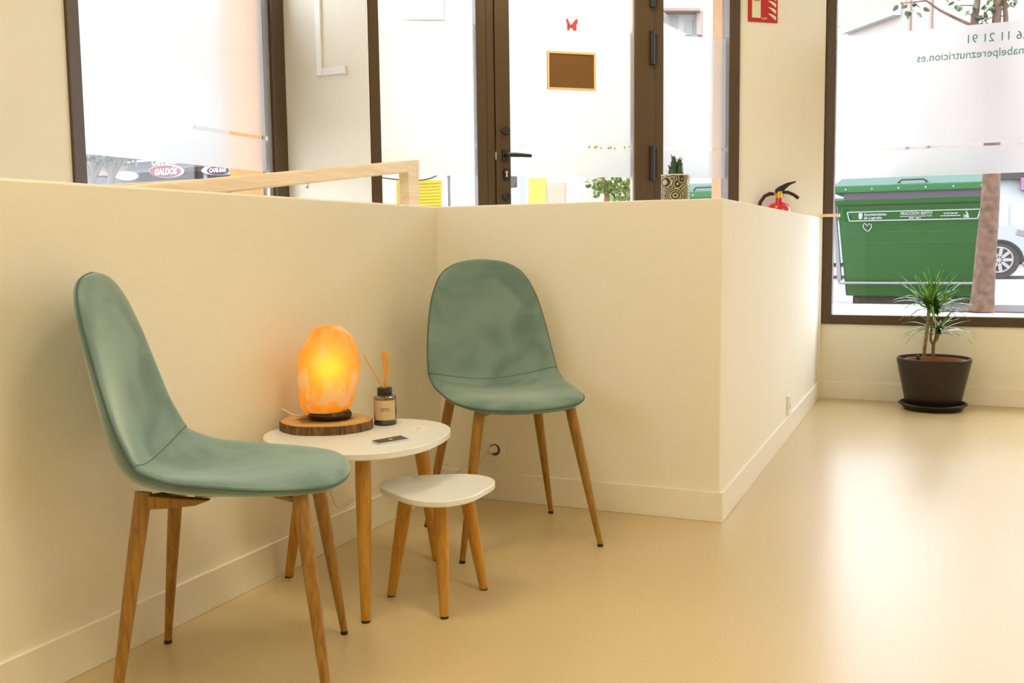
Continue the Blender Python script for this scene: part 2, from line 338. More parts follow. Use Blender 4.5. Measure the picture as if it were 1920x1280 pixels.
SG = [2.141, 2.336]
sg = thing('fire_extinguisher_sign', 'red fire extinguisher sign with white flames on the wall right of the door', 'sign', D(2.24, 2.22, -0.002))
m = MB(); dbar(m, 2.141, 2.336, 2.222, 2.43, -0.006, -0.001); m.build('sign_board', mat('sign_red', (0.50, 0.012, 0.012), 0.4), sg, bevel=0.002)
cream = mat('sign_cream', (0.70, 0.76, 0.52), 0.5)
m = MB(); dbar(m, 2.166, 2.222, 2.245, 2.40, -0.008, -0.006); m.build('white_panel', cream, sg)
m = MB(); dbar(m, 2.175, 2.213, 2.340, 2.368, -0.0095, -0.008); m.build('red_mark', mat('mark_red', (0.45, 0.012, 0.012), 0.4), sg)
m = MB()
for i in range(5):   # flame tongues
    z = 2.236+i*0.036; pts = []
    for k in range(9):
        u = k/8; pts.append((2.322-0.052*u+0.0*i, z+0.012*math.sin(u*2.6)+0.030*u*u))
    low_ = [(s, zz) for s, zz in pts]; up_ = [(s+0.002, zz+0.020*(1-((k/8))**1.6)) for k, (s, zz) in enumerate(pts)]
    poly = low_+up_[::-1]; n = len(poly)
    vs = [D(s, zz, d) for d in (-0.006, -0.008) for s, zz in poly]
    m.add(vs, [tuple(reversed(range(n))), tuple(range(n, 2*n))]+[(k, (k+1) % n, (k+1) % n+n, k+n) for k in range(n)])
m.build('flame_symbol', cream, sg)
text_mb('N4F', 0.022, D(2.228, 2.236, -0.0065), TD, (0, 0, 1), 0.0005).build('sign_lettering', mat('sign_letter', (0.75, 0.45, 0.4), 0.5), sg)

ex_c = D(2.318, 0, -0.075)
ext = thing('fire_extinguisher', 'red fire extinguisher with black lever hung behind the low wall', 'fire extinguisher', ex_c+Vector((0, 0, 0.72)))
m = MB(); m.lathe([(0.0, 0.70), (0.05, 0.70), (0.066, 0.715), (0.070, 0.74), (0.070, 1.135), (0.066, 1.158), (0.052, 1.176), (0.030, 1.185), (0.021, 1.19), (0.021, 1.212), (0.0, 1.212)], (ex_c.x, ex_c.y, 0), 40)
m.build('cylinder_body', mat('extinguisher_red', (0.62, 0.012, 0.012), 0.22, coat=0.6), ext, smooth=True)
e = Vector((ex_c.x, ex_c.y, 0)); Z = Vector((0, 0, 1)); EX = RT.copy(); EX.z = 0; EX.normalize(); EY = Z.cross(EX)
m = MB(); m.tube([e+Z*1.205, e+Z*1.25], 0.017, 14); m.tube([e+Z*1.235, e+Z*1.235-EX*.032], 0.008, 10)
m.build('brass_valve', mat('valve_brass', (0.75, 0.42, 0.05), 0.3, metal=0.7), ext, smooth=True)
def flat_bar(mb, P, wd):   # side profile polygon in (EX, Z) given about e
    n = len(P); vs = [e+EX*a+Z*b+EY*d for d in (-wd/2, wd/2) for a, b in P]
    return mb.add(vs, [tuple(reversed(range(n))), tuple(range(n, 2*n))]+[(k, (k+1) % n, (k+1) % n+n, k+n) for k in range(n)])
m = MB(); flat_bar(m, [(-0.024, 1.243), (0.016, 1.238), (0.032, 1.262), (0.060, 1.286), (0.095, 1.302), (0.094, 1.309), (0.045, 1.300), (0.0, 1.280), (-0.024, 1.262)], 0.024)
m.build('squeeze_lever', M['black'], ext, bevel=0.003)
m = MB(); m.tube([e+EX*0.012+Z*1.246, e+EX*0.05+Z*1.245, e+EX*0.085+Z*1.230, e+EX*0.112+Z*1.210], [0.009, 0.010, 0.010, 0.010], 10); m.build('carry_handle', M['black'], ext, smooth=True)
m = MB(); disc(m, 2.318+0.038, 1.226, 0.013, -0.085, -0.075); m.build('pressure_gauge', M['plastic'], ext)
m = MB(); m.tube([e-EX*.032+Z*1.236, e-EX*.055+Z*1.238, e-EX*.085+Z*1.225, e-EX*.110+Z*1.190, e-EX*.122+Z*1.14, e-EX*.115+Z*0.95], [0.009, .011, .011, .011, .011, .011], 12); m.build('hose', M['black'], ext, smooth=True)
m = MB(); dbar(m, 2.30, 2.336, 0.95, 1.10, -0.012, 0.0); m.build('wall_bracket', M['black'], ext)

m = MB(); m.box((-0.86, YR-0.045, H+0.0005), (-0.755, YR-0.012, H+0.018)); m.box((-0.7549, YR-0.045, H+0.0005), (-0.632, YR-0.014, H+0.018))
tag(m.build('wooden_ledge', M['pine']), 'short strip of pale wood bridging the low wall end and window frame', 'ledge')

# ---- handrail of the ramp behind the low wall
def rail(name, x, y0, z0, y1, z1, hgt, wd, label, posts):
    r = thing(name, label, 'handrail', (x, y1, 0.28), )
    d = Vector((0, y1-y0, z1-z0)).normalized(); up = Vector((1, 0, 0)).cross(d)
    L = math.hypot(y1-y0, z1-z0); c = Vector((x, (y0+y1)/2, (z0+z1)/2))-up*hgt/2
    MB().obox(c, (1, 0, 0), d, up, wd, L, hgt).build('rail', M['pine'], r, bevel=0.006)
    for y, zb in posts:
        zt = z0+(z1-z0)*(y-y0)/(y1-y0)-hgt*0.9
        MB().box((x-wd/2, y-0.045, zb), (x+wd/2, y+0.045, zt)).build('post', M['pine'], r, bevel=0.004)
    return r
XH = -2.0
P0 = at(500, 324.5, 0, XH); P1 = at(777, 299.5, 0, XH); sl = (P1.z-P0.z)/(P1.y-P0.y)
ys = 1.0; rail('wooden_handrail', XH, ys, P1.z+sl*(ys-P1.y), P1.y, P1.z, 0.046, 0.045, 'pale pine handrail with square end post rising behind the low wall', [(P1.y-0.047, 0.28), (1.1, 0.0405+.01)])
XS = -2.62; Q0 = at(165, 347, 0, XS); Q1 = at(345, 337, 0, XS); sl2 = (Q1.z-Q0.z)/(Q1.y-Q0.y); ye = 3.05
rail('wooden_handrail', XS, 1.3, Q1.z+sl2*(1.3-Q1.y), ye, Q1.z+sl2*(ye-Q1.y), 0.046, 0.045, 'second pine handrail further back, only its top edge showing under the left window', [(ye-0.06, 0.24), (1.4, 0.07)])

# ---- decorations on the door glass
cb = thing('cork_board', 'small brown cork board in a pale wooden frame on the door glass', 'notice board', D(1.063, 1.81, 0.024))
m = MB(); s0, s1, z0, z1 = 0.922, 1.204, 1.800, 2.004
dbar(m, s0+.008, s1-.008, z0+.008, z1-.008, 0.017, 0.026); m.build('cork_panel', mat('cork', (0.20, 0.095, 0.025), 0.9, col2=(0.13, 0.06, 0.015), scale=400), cb)
m = MB(); dbar(m, s0, s1, z0, z0+.011, 0.013, 0.0265); dbar(m, s0, s1, z1-.011, z1, 0.013, 0.0265); dbar(m, s0, s0+.010, z0+.011, z1-.011, 0.013, 0.0265); dbar(m, s1-.010, s1, z0+.011, z1-.011, 0.013, 0.0265)
m.build('wooden_frame', mat('frame_wood', (0.85, 0.55, 0.22), 0.5), cb)
bf = thing('butterfly_ornament', 'little red butterfly ornament stuck on the door glass above the cork board', 'ornament', D(1.062, 2.142, 0.024))
for sd in (-1, 1):
    pts = [(0.003, 0.004), (0.012, 0.022), (0.026, 0.038), (0.034, 0.036), (0.033, 0.018), (0.026, 0.002), (0.029, -0.014), (0.022, -0.028), (0.012, -0.022), (0.003, -0.006)]
    n = len(pts); vs = [D(1.062+sd*a, 2.142+b, 0.022-a*0.5-dd) for dd in (0, 0.001) for a, b in pts]
    MB().add(vs, [tuple(reversed(range(n))), tuple(range(n, 2*n))]+[(k, (k+1) % n, (k+1) % n+n, k+n) for k in range(n)]).build('wing', mat('butterfly_red', (0.75, 0.06, 0.07), 0.5, var=0.4, scale=80), bf)
MB().tube([D(1.062, 2.128, 0.018), D(1.062, 2.142, 0.017), D(1.062, 2.158, 0.018)], [0.002, 0.003, 0.002], 8).build('insect_body', M['black'], bf, smooth=True)

# ---- plant pot with cactus on the low wall
cp = at(1227, 368, 2, H); cx, cy = cp.x-0.01, YB+0.058
cpot = thing('cactus_pot', 'small patterned cylinder pot with spiky green cactus on the low wall', 'potted plant', (cx, cy, H))
def pot_pattern():
    m = bpy.data.materials.new('floral_ceramic'); m.use_nodes = True; nt = m.node_tree; b = nt.nodes['Principled BSDF']; b.inputs['Roughness'].default_value = 0.35
    tc = nt.nodes.new('ShaderNodeTexCoord'); v = nt.nodes.new('ShaderNodeTexVoronoi'); v.inputs['Scale'].default_value = 26
    v.feature = 'F1'; nt.links.new(tc.outputs['Object'], v.inputs[0])
    wv = nt.nodes.new('ShaderNodeMath'); wv.operation = 'MULTIPLY'; wv.inputs[1].default_value = 42; nt.links.new(v.outputs['Distance'], wv.inputs[0])
    sn = nt.nodes.new('ShaderNodeMath'); sn.operation = 'SINE'; nt.links.new(wv.outputs[0], sn.inputs[0])
    nz = nt.nodes.new('ShaderNodeTexNoise'); nz.inputs['Scale'].default_value = 90; nt.links.new(tc.outputs['Object'], nz.inputs[0])
    ad = nt.nodes.new('ShaderNodeMath'); ad.operation = 'ADD'; nt.links.new(sn.outputs[0], ad.inputs[0]); nt.links.new(nz.outputs[0], ad.inputs[1])
    cr = nt.nodes.new('ShaderNodeValToRGB'); cr.color_ramp.elements[0].position = 0.45; cr.color_ramp.elements[0].color = (0.035, 0.025, 0.022, 1)
    e1 = cr.color_ramp.elements.new(0.75); e1.color = (0.20, 0.17, 0.04, 1); cr.color_ramp.elements[-1].position = 1.0; cr.color_ramp.elements[-1].color = (0.55, 0.50, 0.30, 1)
    nt.links.new(ad.outputs[0], cr.inputs[0]); nt.links.new(cr.outputs[0], b.inputs['Base Color']); return m
hp = 0.086; rp = 0.049
m = MB(); m.lathe([(0.0, 0), (rp, 0), (rp, hp-.004)], (cx, cy, H), 40); m.lathe([(rp-.004, hp-.004), (rp-.006, hp-.02), (0, hp-.02)], (cx, cy, H), 40)
m.build('pot', pot_pattern(), cpot, smooth=True)
MB().lathe([(rp, hp-.004), (rp+.001, hp), (rp-.006, hp), (rp-.006, hp-.006)], (cx, cy, H), 40).build('rim', M['plastic'], cpot, smooth=True)
m = MB()
for k, (dx, dy, hh, rr) in enumerate([(-.006, 0, .085, .012), (.012, .006, .075, .011), (-.018, .008, .05, .009), (.016, -.010, .055, .009), (0, -.014, .06, .010)]):
    z0 = H+hp-.02; pr = [(rr*.7, 0), (rr, hh*.3), (rr*.9, hh*.65), (rr*.5, hh*.93), (0, hh)]
    m.lathe([(0, 0)]+pr, (cx+dx, cy+dy, z0), 10)
    for q in range(46):
        a = random.random()*6.28; zz = random.uniform(.1, .95)*hh; R = rr*.8*(1 if zz < hh*.7 else .6)
        b0 = Vector((cx+dx+R*math.cos(a), cy+dy+R*math.sin(a), z0+zz)); m.tube([b0, b0+Vector((math.cos(a)*.006, math.sin(a)*.006, .012))], [.0014, .0003], 3)
m.build('cactus', mat('cactus_green', (0.05, 0.14, 0.06), 0.7, var=0.4, scale=150), cpot)

# ================================================================ chairs
velvet = mat('teal_velvet', (0.205, 0.305, 0.285), 0.85, col2=(0.135, 0.215, 0.20), scale=6, detail=5, sheen=1.0, bump=0.1, bscale=400, spec=0.2)
velvet.node_tree.nodes['Principled BSDF'].inputs['Sheen Roughness'].default_value = 0.3
for n_ in velvet.node_tree.nodes:
    if n_.type == 'VALTORGB': n_.color_ramp.elements[0].position = .36; n_.color_ramp.elements[1].position = .60
    if n_.type == 'TEX_NOISE' and n_.inputs['Scale'].default_value < 10: n_.inputs['Distortion'].default_value = .8
velvet.node_tree.nodes['Principled BSDF'].inputs['Sheen Tint'].default_value = (0.75, 0.9, 0.85, 1)
vdark = mat('dark_teal_seam', (0.07, 0.12, 0.11), 0.8)
def catmull(P, n):
    out = []
    for i in range(n):
        t = i/(n-1)*(len(P)-1); k = min(int(t), len(P)-2); u = t-k
        p0, p1, p2, p3 = P[max(k-1, 0)], P[k], P[k+1], P[min(k+2, len(P)-1)]
        out.append(tuple(0.5*(2*b+(c-a)*u+(2*a-5*b+4*c-d)*u*u+(3*b-a-3*c+d)*u**3) for a, b, c, d in zip(p0, p1, p2, p3)))
    return out
def make_chair():
    r = local('dining_chair', None, 'chair')
    #        x, z, half width, half thickness, edge lift
    K = [(-.275, .906, .000, .004, .000), (-.274, .899, .066, .013, .004), (-.272, .884, .110, .018, .010), (-.269, .861, .143, .020, .016), (-.263, .825, .168, .021, .022),
         (-.255, .770, .190, .021, .030), (-.246, .710, .204, .021, .036), (-.237, .650, .214, .021, .042), (-.228, .595, .221, .021, .048),
         (-.217, .550, .225, .022, .054), (-.201, .510, .227, .022, .056), (-.172, .482, .227, .022, .052), (-.125, .468, .227, .023, .043), (-.07, .461, .226, .023, .034),
         (0.0, .459, .225, .024, .027), (.06, .460, .222, .024, .019), (.12, .462, .212, .024, .012), (.17, .464, .192, .023, .006), (.205, .463, .165, .022, .003), (.23, .461, .124, .019, .000), (.244, .458, .07, .013, .000), (.249, .456, .0, .004, .000)]
    S = catmull(K, 110); n = len(S); Mn = 44
    vs = []; seamL = []; seamR = []
    for i, (x, z, hw, th, lf) in enumerate(S):
        a = S[max(i-1, 0)]; b = S[min(i+1, n-1)]; tv = Vector((b[0]-a[0], 0, b[1]-a[1])).normalized()
        nv = Vector((-tv.z, 0, tv.x))            # towards the sitter
        if nv.x < 0 and nv.z < 0: nv = -nv
        hw = max(hw, 0.0005); th = max(th, 0.002)
        for k in range(Mn):
            c = 2*math.pi*k/Mn; cc, ss = math.cos(c), math.sin(c)
            y = hw*math.copysign(abs(cc)**0.72, cc); q = th*math.copysign(abs(ss)**0.8, ss)
            q = q*(1-0.0*abs(cc))
            lift = lf*(y/0.225)**2
            p = Vector((x, y, z))+nv*(q+lift); vs.append(p)
            if k == 0: seamL.append(Vector((x, y+0.0008, z))+nv*(lift-th*0.0))
            if k == Mn//2: seamR.append(Vector((x, y-0.0008, z))+nv*(lift))
    fs = [(i*Mn+k, (i+1)*Mn+k, (i+1)*Mn+(k+1) % Mn, i*Mn+(k+1) % Mn) for i in range(n-1) for k in range(Mn)]
    fs += [tuple(range(Mn)), tuple(reversed([(n-1)*Mn+k for k in range(Mn)]))]
    sh = MB().add(vs, fs).build('upholstered_shell', velvet, r, smooth=True)
    MB().loop(seamL[1:-1]+seamR[1:-1][::-1], 0.0022, 6).build('edge_piping', vdark, sh, smooth=True)
    # stitched line across the bend
    i = min(range(n), key=lambda j: abs(S[j][1]-0.488)+(0 if S[j][0] < -.1 else 9)); row = [vs[i*Mn+k] for k in range(0, Mn//2+1)]
    x, z = S[i][0], S[i][1]
    if sum((p-Vector((x, 0, z))).dot(Vector((1, 0, 1))) for p in row) < 0: row = [vs[i*Mn+k % Mn] for k in range(Mn//2, Mn+1)]
    MB().tube(row, 0.0013, 5).build('stitched_seam', vdark, sh, smooth=True)
    tops = {}
    for sx, sy in ((-1, -1), (-1, 1), (1, -1), (1, 1)):
        a = Vector((-.152 if sx < 0 else .158, sy*.148, .466 if sx < 0 else .454)); b = Vector((sx*.212, sy*.228, 0.008)); tops[sx, sy] = a
        pts = [a.lerp(b, q/6) for q in range(7)]; lg = MB().tube(pts, [.0168, .0166, .0155, .014, .0122, .0105, .0085], 16).build('leg', M['leg'], r, smooth=True)
        MB().tube([b+Vector((0, 0, .001)), Vector((b.x, b.y, 0.0))], .0092, 12).build('foot_cap', M['black'], lg, smooth=True)
    m = MB()
    for s in (-1, 1):
        a = tops[-1, s]; b = tops[1, -s]; dd = (b-a).normalized(); L = (b-a).length
        m.obox((a+b)/2+Vector((0, 0, -.016)), dd, Vector((0, 0, 1)).cross(dd), (0, 0, 1), L, .028, .012)
    for s in (-1, 1):
        P = [(-.160, .462), (-.02, .446), (-.05, .436), (-.10, .432), (-.14, .432), (-.160, .438)]; n_ = 6; vs = [(x, s*.150+d, z) for d in (-.012, .012) for x, z in P]
        m.add(vs, [tuple(reversed(range(n_))), tuple(range(n_, 2*n_))]+[(k, (k+1) % n_, (k+1) % n_+n_, k+n_) for k in range(n_)])
    m.box((-.07, -.07, .430), (.07, .07, .440))
    m.build('seat_frame', M['leg'], r, bevel=0.003)
    return r
ch1 = make_chair()
ch2 = copy_tree(ch1)
c1a, c2a = math.radians(29.9), math.radians(-46.6)
ch1.location = (-1.425, 1.695, 0); ch1.rotation_euler = (0, 0, c1a)
ch2.location = (-1.312, 2.912, 0); ch2.rotation_euler = (0, 0, c2a)
tag(ch1, 'pale teal velvet chair seen side-on, nearest the camera at the left wall', 'chair', 'velvet chairs')
tag(ch2, 'grey-green velvet chair facing forward in the inner corner of the low wall', 'chair', 'velvet chairs')

# ================================================================ tables
def pick(cx, cy, R, a, th0, n=96):
    out = []
    for k in range(n):
        t = 2*math.pi*k/n; rr = R*(1+a*math.cos(3*(t-th0)))
        out.append((cx+rr*math.cos(t), cy+rr*math.sin(t)))
    return out
def table(name, label, cx, cy, z, R, a, th0, thick, legs, r0, r1):
    t = thing(name, label, 'table', (cx, cy, 0))
    MB().prism(pick(cx, cy, R, a, math.radians(th0)), z-thick, z).build('tabletop', M['white'], t, smooth=True, bevel=0.0025)
    for (fx, fy), (tx, ty) in legs:
        A = Vector((tx, ty, z-thick)); B = Vector((fx, fy, 0.005)); pts = [A.lerp(B, q/5) for q in range(6)]
        lg = MB().tube(pts, [r0, r0, r0*.94, r0*.85, r0*.72, r1], 18).build('leg', M['legt'], t, smooth=True)
        MB().tube([B+Vector((0, 0, .003)), Vector((B.x, B.y, 0))], r1*.95, 12).build('foot_pad', M['black'], lg)
    return t
TZ = 0.44
table('side_table', 'white rounded-triangle side table on three wooden legs, the taller of the two', -1.485, 2.293, TZ, .255, .062, 68.9, .018,
      [((-1.347, 2.085), (-1.385, 2.15)), ((-1.42, 2.6), (-1.417, 2.50)), ((-1.745, 2.300), (-1.66, 2.30))], .0205, .0125)
SZ = 0.322
table('low_side_table', 'small low white rounded-triangle table in front of the taller one', -1.231, 2.272, SZ, .149, .102, 60.9, .016,
      [((-1.385, 2.275), (-1.325, 2.272)), ((-1.174, 2.186), (-1.200, 2.225)), ((-1.173, 2.418), (-1.197, 2.36))], .0195, .012)

# ---- wood slice, salt lamp
sx, sy = -1.632, 2.345
def slice_outline(R, n=72):
    out = []
    for k in range(n):
        a = 2*math.pi*k/n; rr = R*(1+0.05*math.cos(2*a+0.6)+0.03*math.sin(3*a+1)+0.012*math.sin(7*a)+0.006*math.sin(17*a)); out.append((sx+rr*math.cos(a), sy+rr*math.sin(a)))
    return out
ws = thing('wood_slice', 'round slice of tree trunk with bark edge under the salt lamp', 'wood slice', (sx, sy, TZ))
def ring_mat():
    m = bpy.data.materials.new('tree_rings'); m.use_nodes = True; nt = m.node_tree; b = nt.nodes['Principled BSDF']; b.inputs['Roughness'].default_value = 0.6
    tc = nt.nodes.new('ShaderNodeTexCoord'); sp = nt.nodes.new('ShaderNodeVectorMath'); sp.operation = 'LENGTH'; nt.links.new(tc.outputs['Object'], sp.inputs[0])
    nz = nt.nodes.new('ShaderNodeTexNoise'); nz.inputs['Scale'].default_value = 12; nt.links.new(tc.outputs['Object'], nz.inputs[0])
    ad = nt.nodes.new('ShaderNodeMath'); ad.operation = 'MULTIPLY_ADD'; ad.inputs[1].default_value = 0.045; nt.links.new(nz.outputs[0], ad.inputs[0]); nt.links.new(sp.outputs['Value'], ad.inputs[2])
    mr = nt.nodes.new('ShaderNodeMapRange'); mr.inputs['From Max'].default_value = 0.15; nt.links.new(ad.outputs[0], mr.inputs[0])
    cr = nt.nodes.new('ShaderNodeValToRGB'); el = cr.color_ramp.elements
    el[0].position = 0.0; el[0].color = (0.16, 0.075, 0.02, 1); el[1].position = 0.66; el[1].color = (0.23, 0.12, 0.035, 1)
    for p_, c_ in ((0.71, (0.52, 0.32, 0.11, 1)), (0.9, (0.66, 0.42, 0.17, 1)), (1.0, (0.56, 0.34, 0.12, 1))): q = el.new(p_); q.color = c_
    nt.links.new(mr.outputs[0], cr.inputs[0]); nt.links.new(cr.outputs[0], b.inputs['Base Color']); return m
MB().prism(slice_outline(0.1275), TZ+.0005, TZ+.0245).build('cut_face', ring_mat(), ws, loc=None)
o_ = slice_outline(0.131); i_ = slice_outline(0.1274); n = len(o_)
MB().add([(x, y, TZ) for x, y in o_]+[(x, y, TZ+.023) for x, y in o_]+[(x, y, TZ+.0243) for x, y in i_]+[(x, y, TZ) for x, y in i_],
         [(k, (k+1) % n, (k+1) % n+n, k+n) for k in range(n)]+[(k+n, (k+1) % n+n, (k+1) % n+2*n, k+2*n) for k in range(n)]).build('bark', mat('bark', (0.26, 0.14, 0.05), 0.9, col2=(0.06, 0.03, 0.012), scale=30, stretch=(3, 3, .5), bump=1, bscale=120), ws)
lx, ly, lz = -1.628, 2.362, TZ+.0255
sl_ = thing('salt_lamp', 'glowing orange rock salt lamp on a dark round wooden base', 'lamp', (lx, ly, lz))
MB().lathe([(0, 0), (.056, 0), (.061, .005), (.062, .013), (.057, .021), (0, .021)], (lx, ly, lz), 48).build('wooden_base', mat('dark_walnut', (0.045, 0.018, 0.008), 0.35, var=.4, scale=40), sl_, smooth=True)
def salt_mat():
    m = bpy.data.materials.new('lit_rock_salt'); m.use_nodes = True; nt = m.node_tree; b = nt.nodes['Principled BSDF']
    b.inputs['Base Color'].default_value = (0.40, 0.17, 0.05, 1); b.inputs['Roughness'].default_value = 0.45
    tc = nt.nodes.new('ShaderNodeTexCoord')
    mp = nt.nodes.new('ShaderNodeMapping'); mp.inputs['Scale'].default_value = (1.2, 1.2, .75); mp.inputs['Rotation'].default_value = (.1, .35, .2); nt.links.new(tc.outputs['Object'], mp.inputs[0])
    n1 = nt.nodes.new('ShaderNodeTexNoise'); n1.inputs['Scale'].default_value = 17; n1.inputs['Detail'].default_value = 7; n1.inputs['Roughness'].default_value = .6; n1.inputs['Distortion'].default_value = .5; nt.links.new(mp.outputs[0], n1.inputs[0])
    cr = nt.nodes.new('ShaderNodeValToRGB'); el = cr.color_ramp.elements
    el[0].position = .40; el[0].color = (1.0, 0.24, 0.003, 1); el[1].position = .585; el[1].color = (0.80, 0.40, 0.17, 1)
    q = el.new(.525); q.color = (1.0, 0.30, 0.008, 1); nt.links.new(n1.outputs[0], cr.inputs[0])
    # the bulb inside shines through: stronger close to it, weaker and redder towards the foot
    def falloff(c, rad):
        sb = nt.nodes.new('ShaderNodeVectorMath'); sb.operation = 'DISTANCE'; sb.inputs[1].default_value = c; nt.links.new(tc.outputs['Object'], sb.inputs[0])
        r_ = nt.nodes.new('ShaderNodeMapRange'); r_.inputs['From Min'].default_value = rad; r_.inputs['From Max'].default_value = 0.02; nt.links.new(sb.outputs['Value'], r_.inputs[0]); return r_.outputs[0]
    fo = falloff((0.045, -0.065, 0.155), 0.19)
    pw = nt.nodes.new('ShaderNodeMath'); pw.operation = 'POWER'; pw.inputs[1].default_value = 3.2; nt.links.new(fo, pw.inputs[0])
    ym = nt.nodes.new('ShaderNodeMix'); ym.data_type = 'RGBA'; ym.inputs[7].default_value = (1.0, 0.62, 0.03, 1); nt.links.new(pw.outputs[0], ym.inputs[0]); nt.links.new(cr.outputs[0], ym.inputs[6])
    st = nt.nodes.new('ShaderNodeMath'); st.operation = 'MULTIPLY_ADD'; st.inputs[1].default_value = 0.36; st.inputs[2].default_value = 0.46; nt.links.new(pw.outputs[0], st.inputs[0])
    nt.links.new(ym.outputs[2], b.inputs['Emission Color']); nt.links.new(st.outputs[0], b.inputs['Emission Strength'])
    bp = nt.nodes.new('ShaderNodeBump'); bp.inputs['Strength'].default_value = .5; bp.inputs['Distance'].default_value = .006; nt.links.new(n1.outputs[0], bp.inputs['Height']); nt.links.new(bp.outputs[0], b.inputs['Normal'])
    return m
prof = [(0.0, .0), (.050, .0), (.066, .010), (.076, .04), (.083, .08), (.0865, .115), (.0855, .145), (.080, .175), (.068, .205), (.054, .228), (.042, .241), (.022, .247), (0.0, .249)]
pp = catmull(prof, 60); N = 72; vs = []
for rr, zz in pp:
    for k in range(N):
        a = 2*math.pi*k/N; d = Vector((math.cos(a), math.sin(a), 0)); p = d*rr+Vector((0, 0, zz))
        q = noise.fractal(p*11+Vector((3.1, 0, 1)), 0.9, 2.0, 3)*.0055+noise.fractal(p*30, 0.9, 2.0, 4)*.0048
        e2 = Vector((RT.x, RT.y, 0)).normalized()*(0.010*math.sin((zz-.06)*12)-.006)
        vs.append(Vector((lx, ly, lz+.0205))+p+d*q*(min(1, rr/.03))+e2)
fs = [(i*N+k, i*N+(k+1) % N, (i+1)*N+(k+1) % N, (i+1)*N+k) for i in range(len(pp)-1) for k in range(N)]
MB().add(vs, fs).build('salt_rock', salt_mat(), sl_, smooth=True)
cw = mat('cream_cord', (0.78, 0.72, 0.6), 0.5)
XW = XA+TB+0.004
cpts = [(lx-.055, ly-.02, lz+.006), (lx-.085, ly-.055, lz+.012), (lx-.105, ly-.075, lz+.03), (lx-.125, ly-.06, lz+.02), (XW+.004, ly-.04, TZ+.006), (XW-.008, ly-.02, TZ-.03)]
cpts += [tuple(at(x, y, 0, XW)) for x, y in ((600, 880), (618, 918), (630, 948))]+[tuple(at(x, y, 0, XW+.004)) for x, y in ((648, 953), (662, 942), (700, 915))]
cpts += [(XW+.002, 3.0, .116), (XW+.01, YB-.03, .125)]+[tuple(at(x, y, 1, YB-.014)) for x, y in ((846, 890), (872, 874), (896, 862), (915, 849))]
cps = catmull(cpts, 160)
cord = MB().tube(cps, 0.0021, 6).build('power_cord', cw, sl_, smooth=True)
ob_a = at(911.5, 822, 1, YB); ob_b = at(948.5, 862, 1, YB); oc = Vector(((ob_a.x+ob_b.x)/2, YB, (ob_a.z+ob_b.z)/2))
MB().tube([cps[-1], (oc.x-.005, YB-.034, oc.z+.002), (oc.x, YB-.012, oc.z+.004)], [.006, .013, .015], 14).build('plug', cw, cord, smooth=True)
# ---- sockets
def plate(name, label, c, n_, sz, cut=True):
    t = thing(name, label, 'socket', c); c = Vector(c); n_ = Vector(n_); Z = Vector((0, 0, 1)); ex = Z.cross(n_)
    MB().obox(c+n_*.004, ex, n_, Z, sz, .008, sz).build('cover_plate', M['plastic'], t, bevel=0.003)
    MB().obox(c+n_*.009, ex, n_, Z, sz*.70, .003, sz*.70).build('socket_insert', M['plastic'], t, bevel=0.001)
    m = MB(); N = 28; vs = [c+n_*d+(ex*math.cos(a)+Z*math.sin(a))*rr for rr, d in ((.0225, .0109), (.021, .0109), (.020, .0107)) for a in [2*math.pi*k/N for k in range(N)]]
    m.add(vs, [(i*N+k, i*N+(k+1) % N, (i+1)*N+(k+1) % N, (i+1)*N+k) for i in range(2) for k in range(N)]+[tuple(2*N+k for k in range(N))])
    m.build('socket_recess', mat('socket_shadow_grey', (0.16, 0.11, 0.06), 0.6), t)
plate('wall_socket', 'cream wall socket with plug, low on the wall behind the chair legs', oc, (0, -1, 0), .084)
pc = (XC+(XC2-XC)*(4.965-YB)/(YR-YB), 4.965, .158)
t_ = thing('wall_socket', 'wall socket seen edge-on above the baseboard of the side facing the window', 'socket', pc)
MB().box((pc[0], 4.925, .112), (pc[0]+.012, 5.005, .205)).build('cover_plate', M['plastic'], t_, bevel=0.003)
MB().lathe([(0, 0), (.018, 0), (.018, .004), (0, .004)], (0, 0, 0), 20).build('socket_insert', M['white'], t_, loc=(0, 0, 0)).matrix_local = Matrix.Translation((.012, 0, 0)) @ Matrix.Rotation(math.pi/2, 4, 'Y')

# ---- reed diffuser
bx, by = -1.501, 2.455
df = thing('reed_diffuser', 'glass bottle reed diffuser with black collar and beige label on the taller table', 'diffuser', (bx, by, TZ))
def bottle_glass():
    m = bpy.data.materials.new('smoked_glass'); m.use_nodes = True; b = m.node_tree.nodes['Principled BSDF']
    b.inputs['Base Color'].default_value = (0.62, 0.55, 0.42, 1); b.inputs['Transmission Weight'].default_value = .92; b.inputs['Roughness'].default_value = .05; b.inputs['IOR'].default_value = 1.45; return m
MB().lathe([(0, .0), (.030, .0), (.0335, .003), (.0335, .078), (.030, .084), (.016, .087), (.014, .087), (.014, .084), (.027, .080), (.030, .076), (.030, .008), (0, .006)], (bx, by, TZ), 40).build('bottle', bottle_glass(), df, smooth=True)
MB().lathe([(0, .0065), (.0297, .0085), (.0297, .020), (0, .020)], (bx, by, TZ), 32).build('fragrance_liquid', mat('amber_liquid', (0.10, 0.06, 0.02), 0.1), df, smooth=True)
MB().lathe([(.0140, .0872), (.0215, .0872), (.0215, .106), (.0205, .1075), (.007, .1075), (.007, .0872)], (bx, by, TZ), 36).build('collar', M['black'], df, smooth=True)
lb = MB(); N = 24; aa = math.atan2(-by, -bx)
vs = [Vector((bx+.0342*math.cos(aa+t), by+.0342*math.sin(aa+t), TZ+z)) for z in (.016, .073) for t in [(-1.0+2.0*k/N) for k in range(N+1)]]
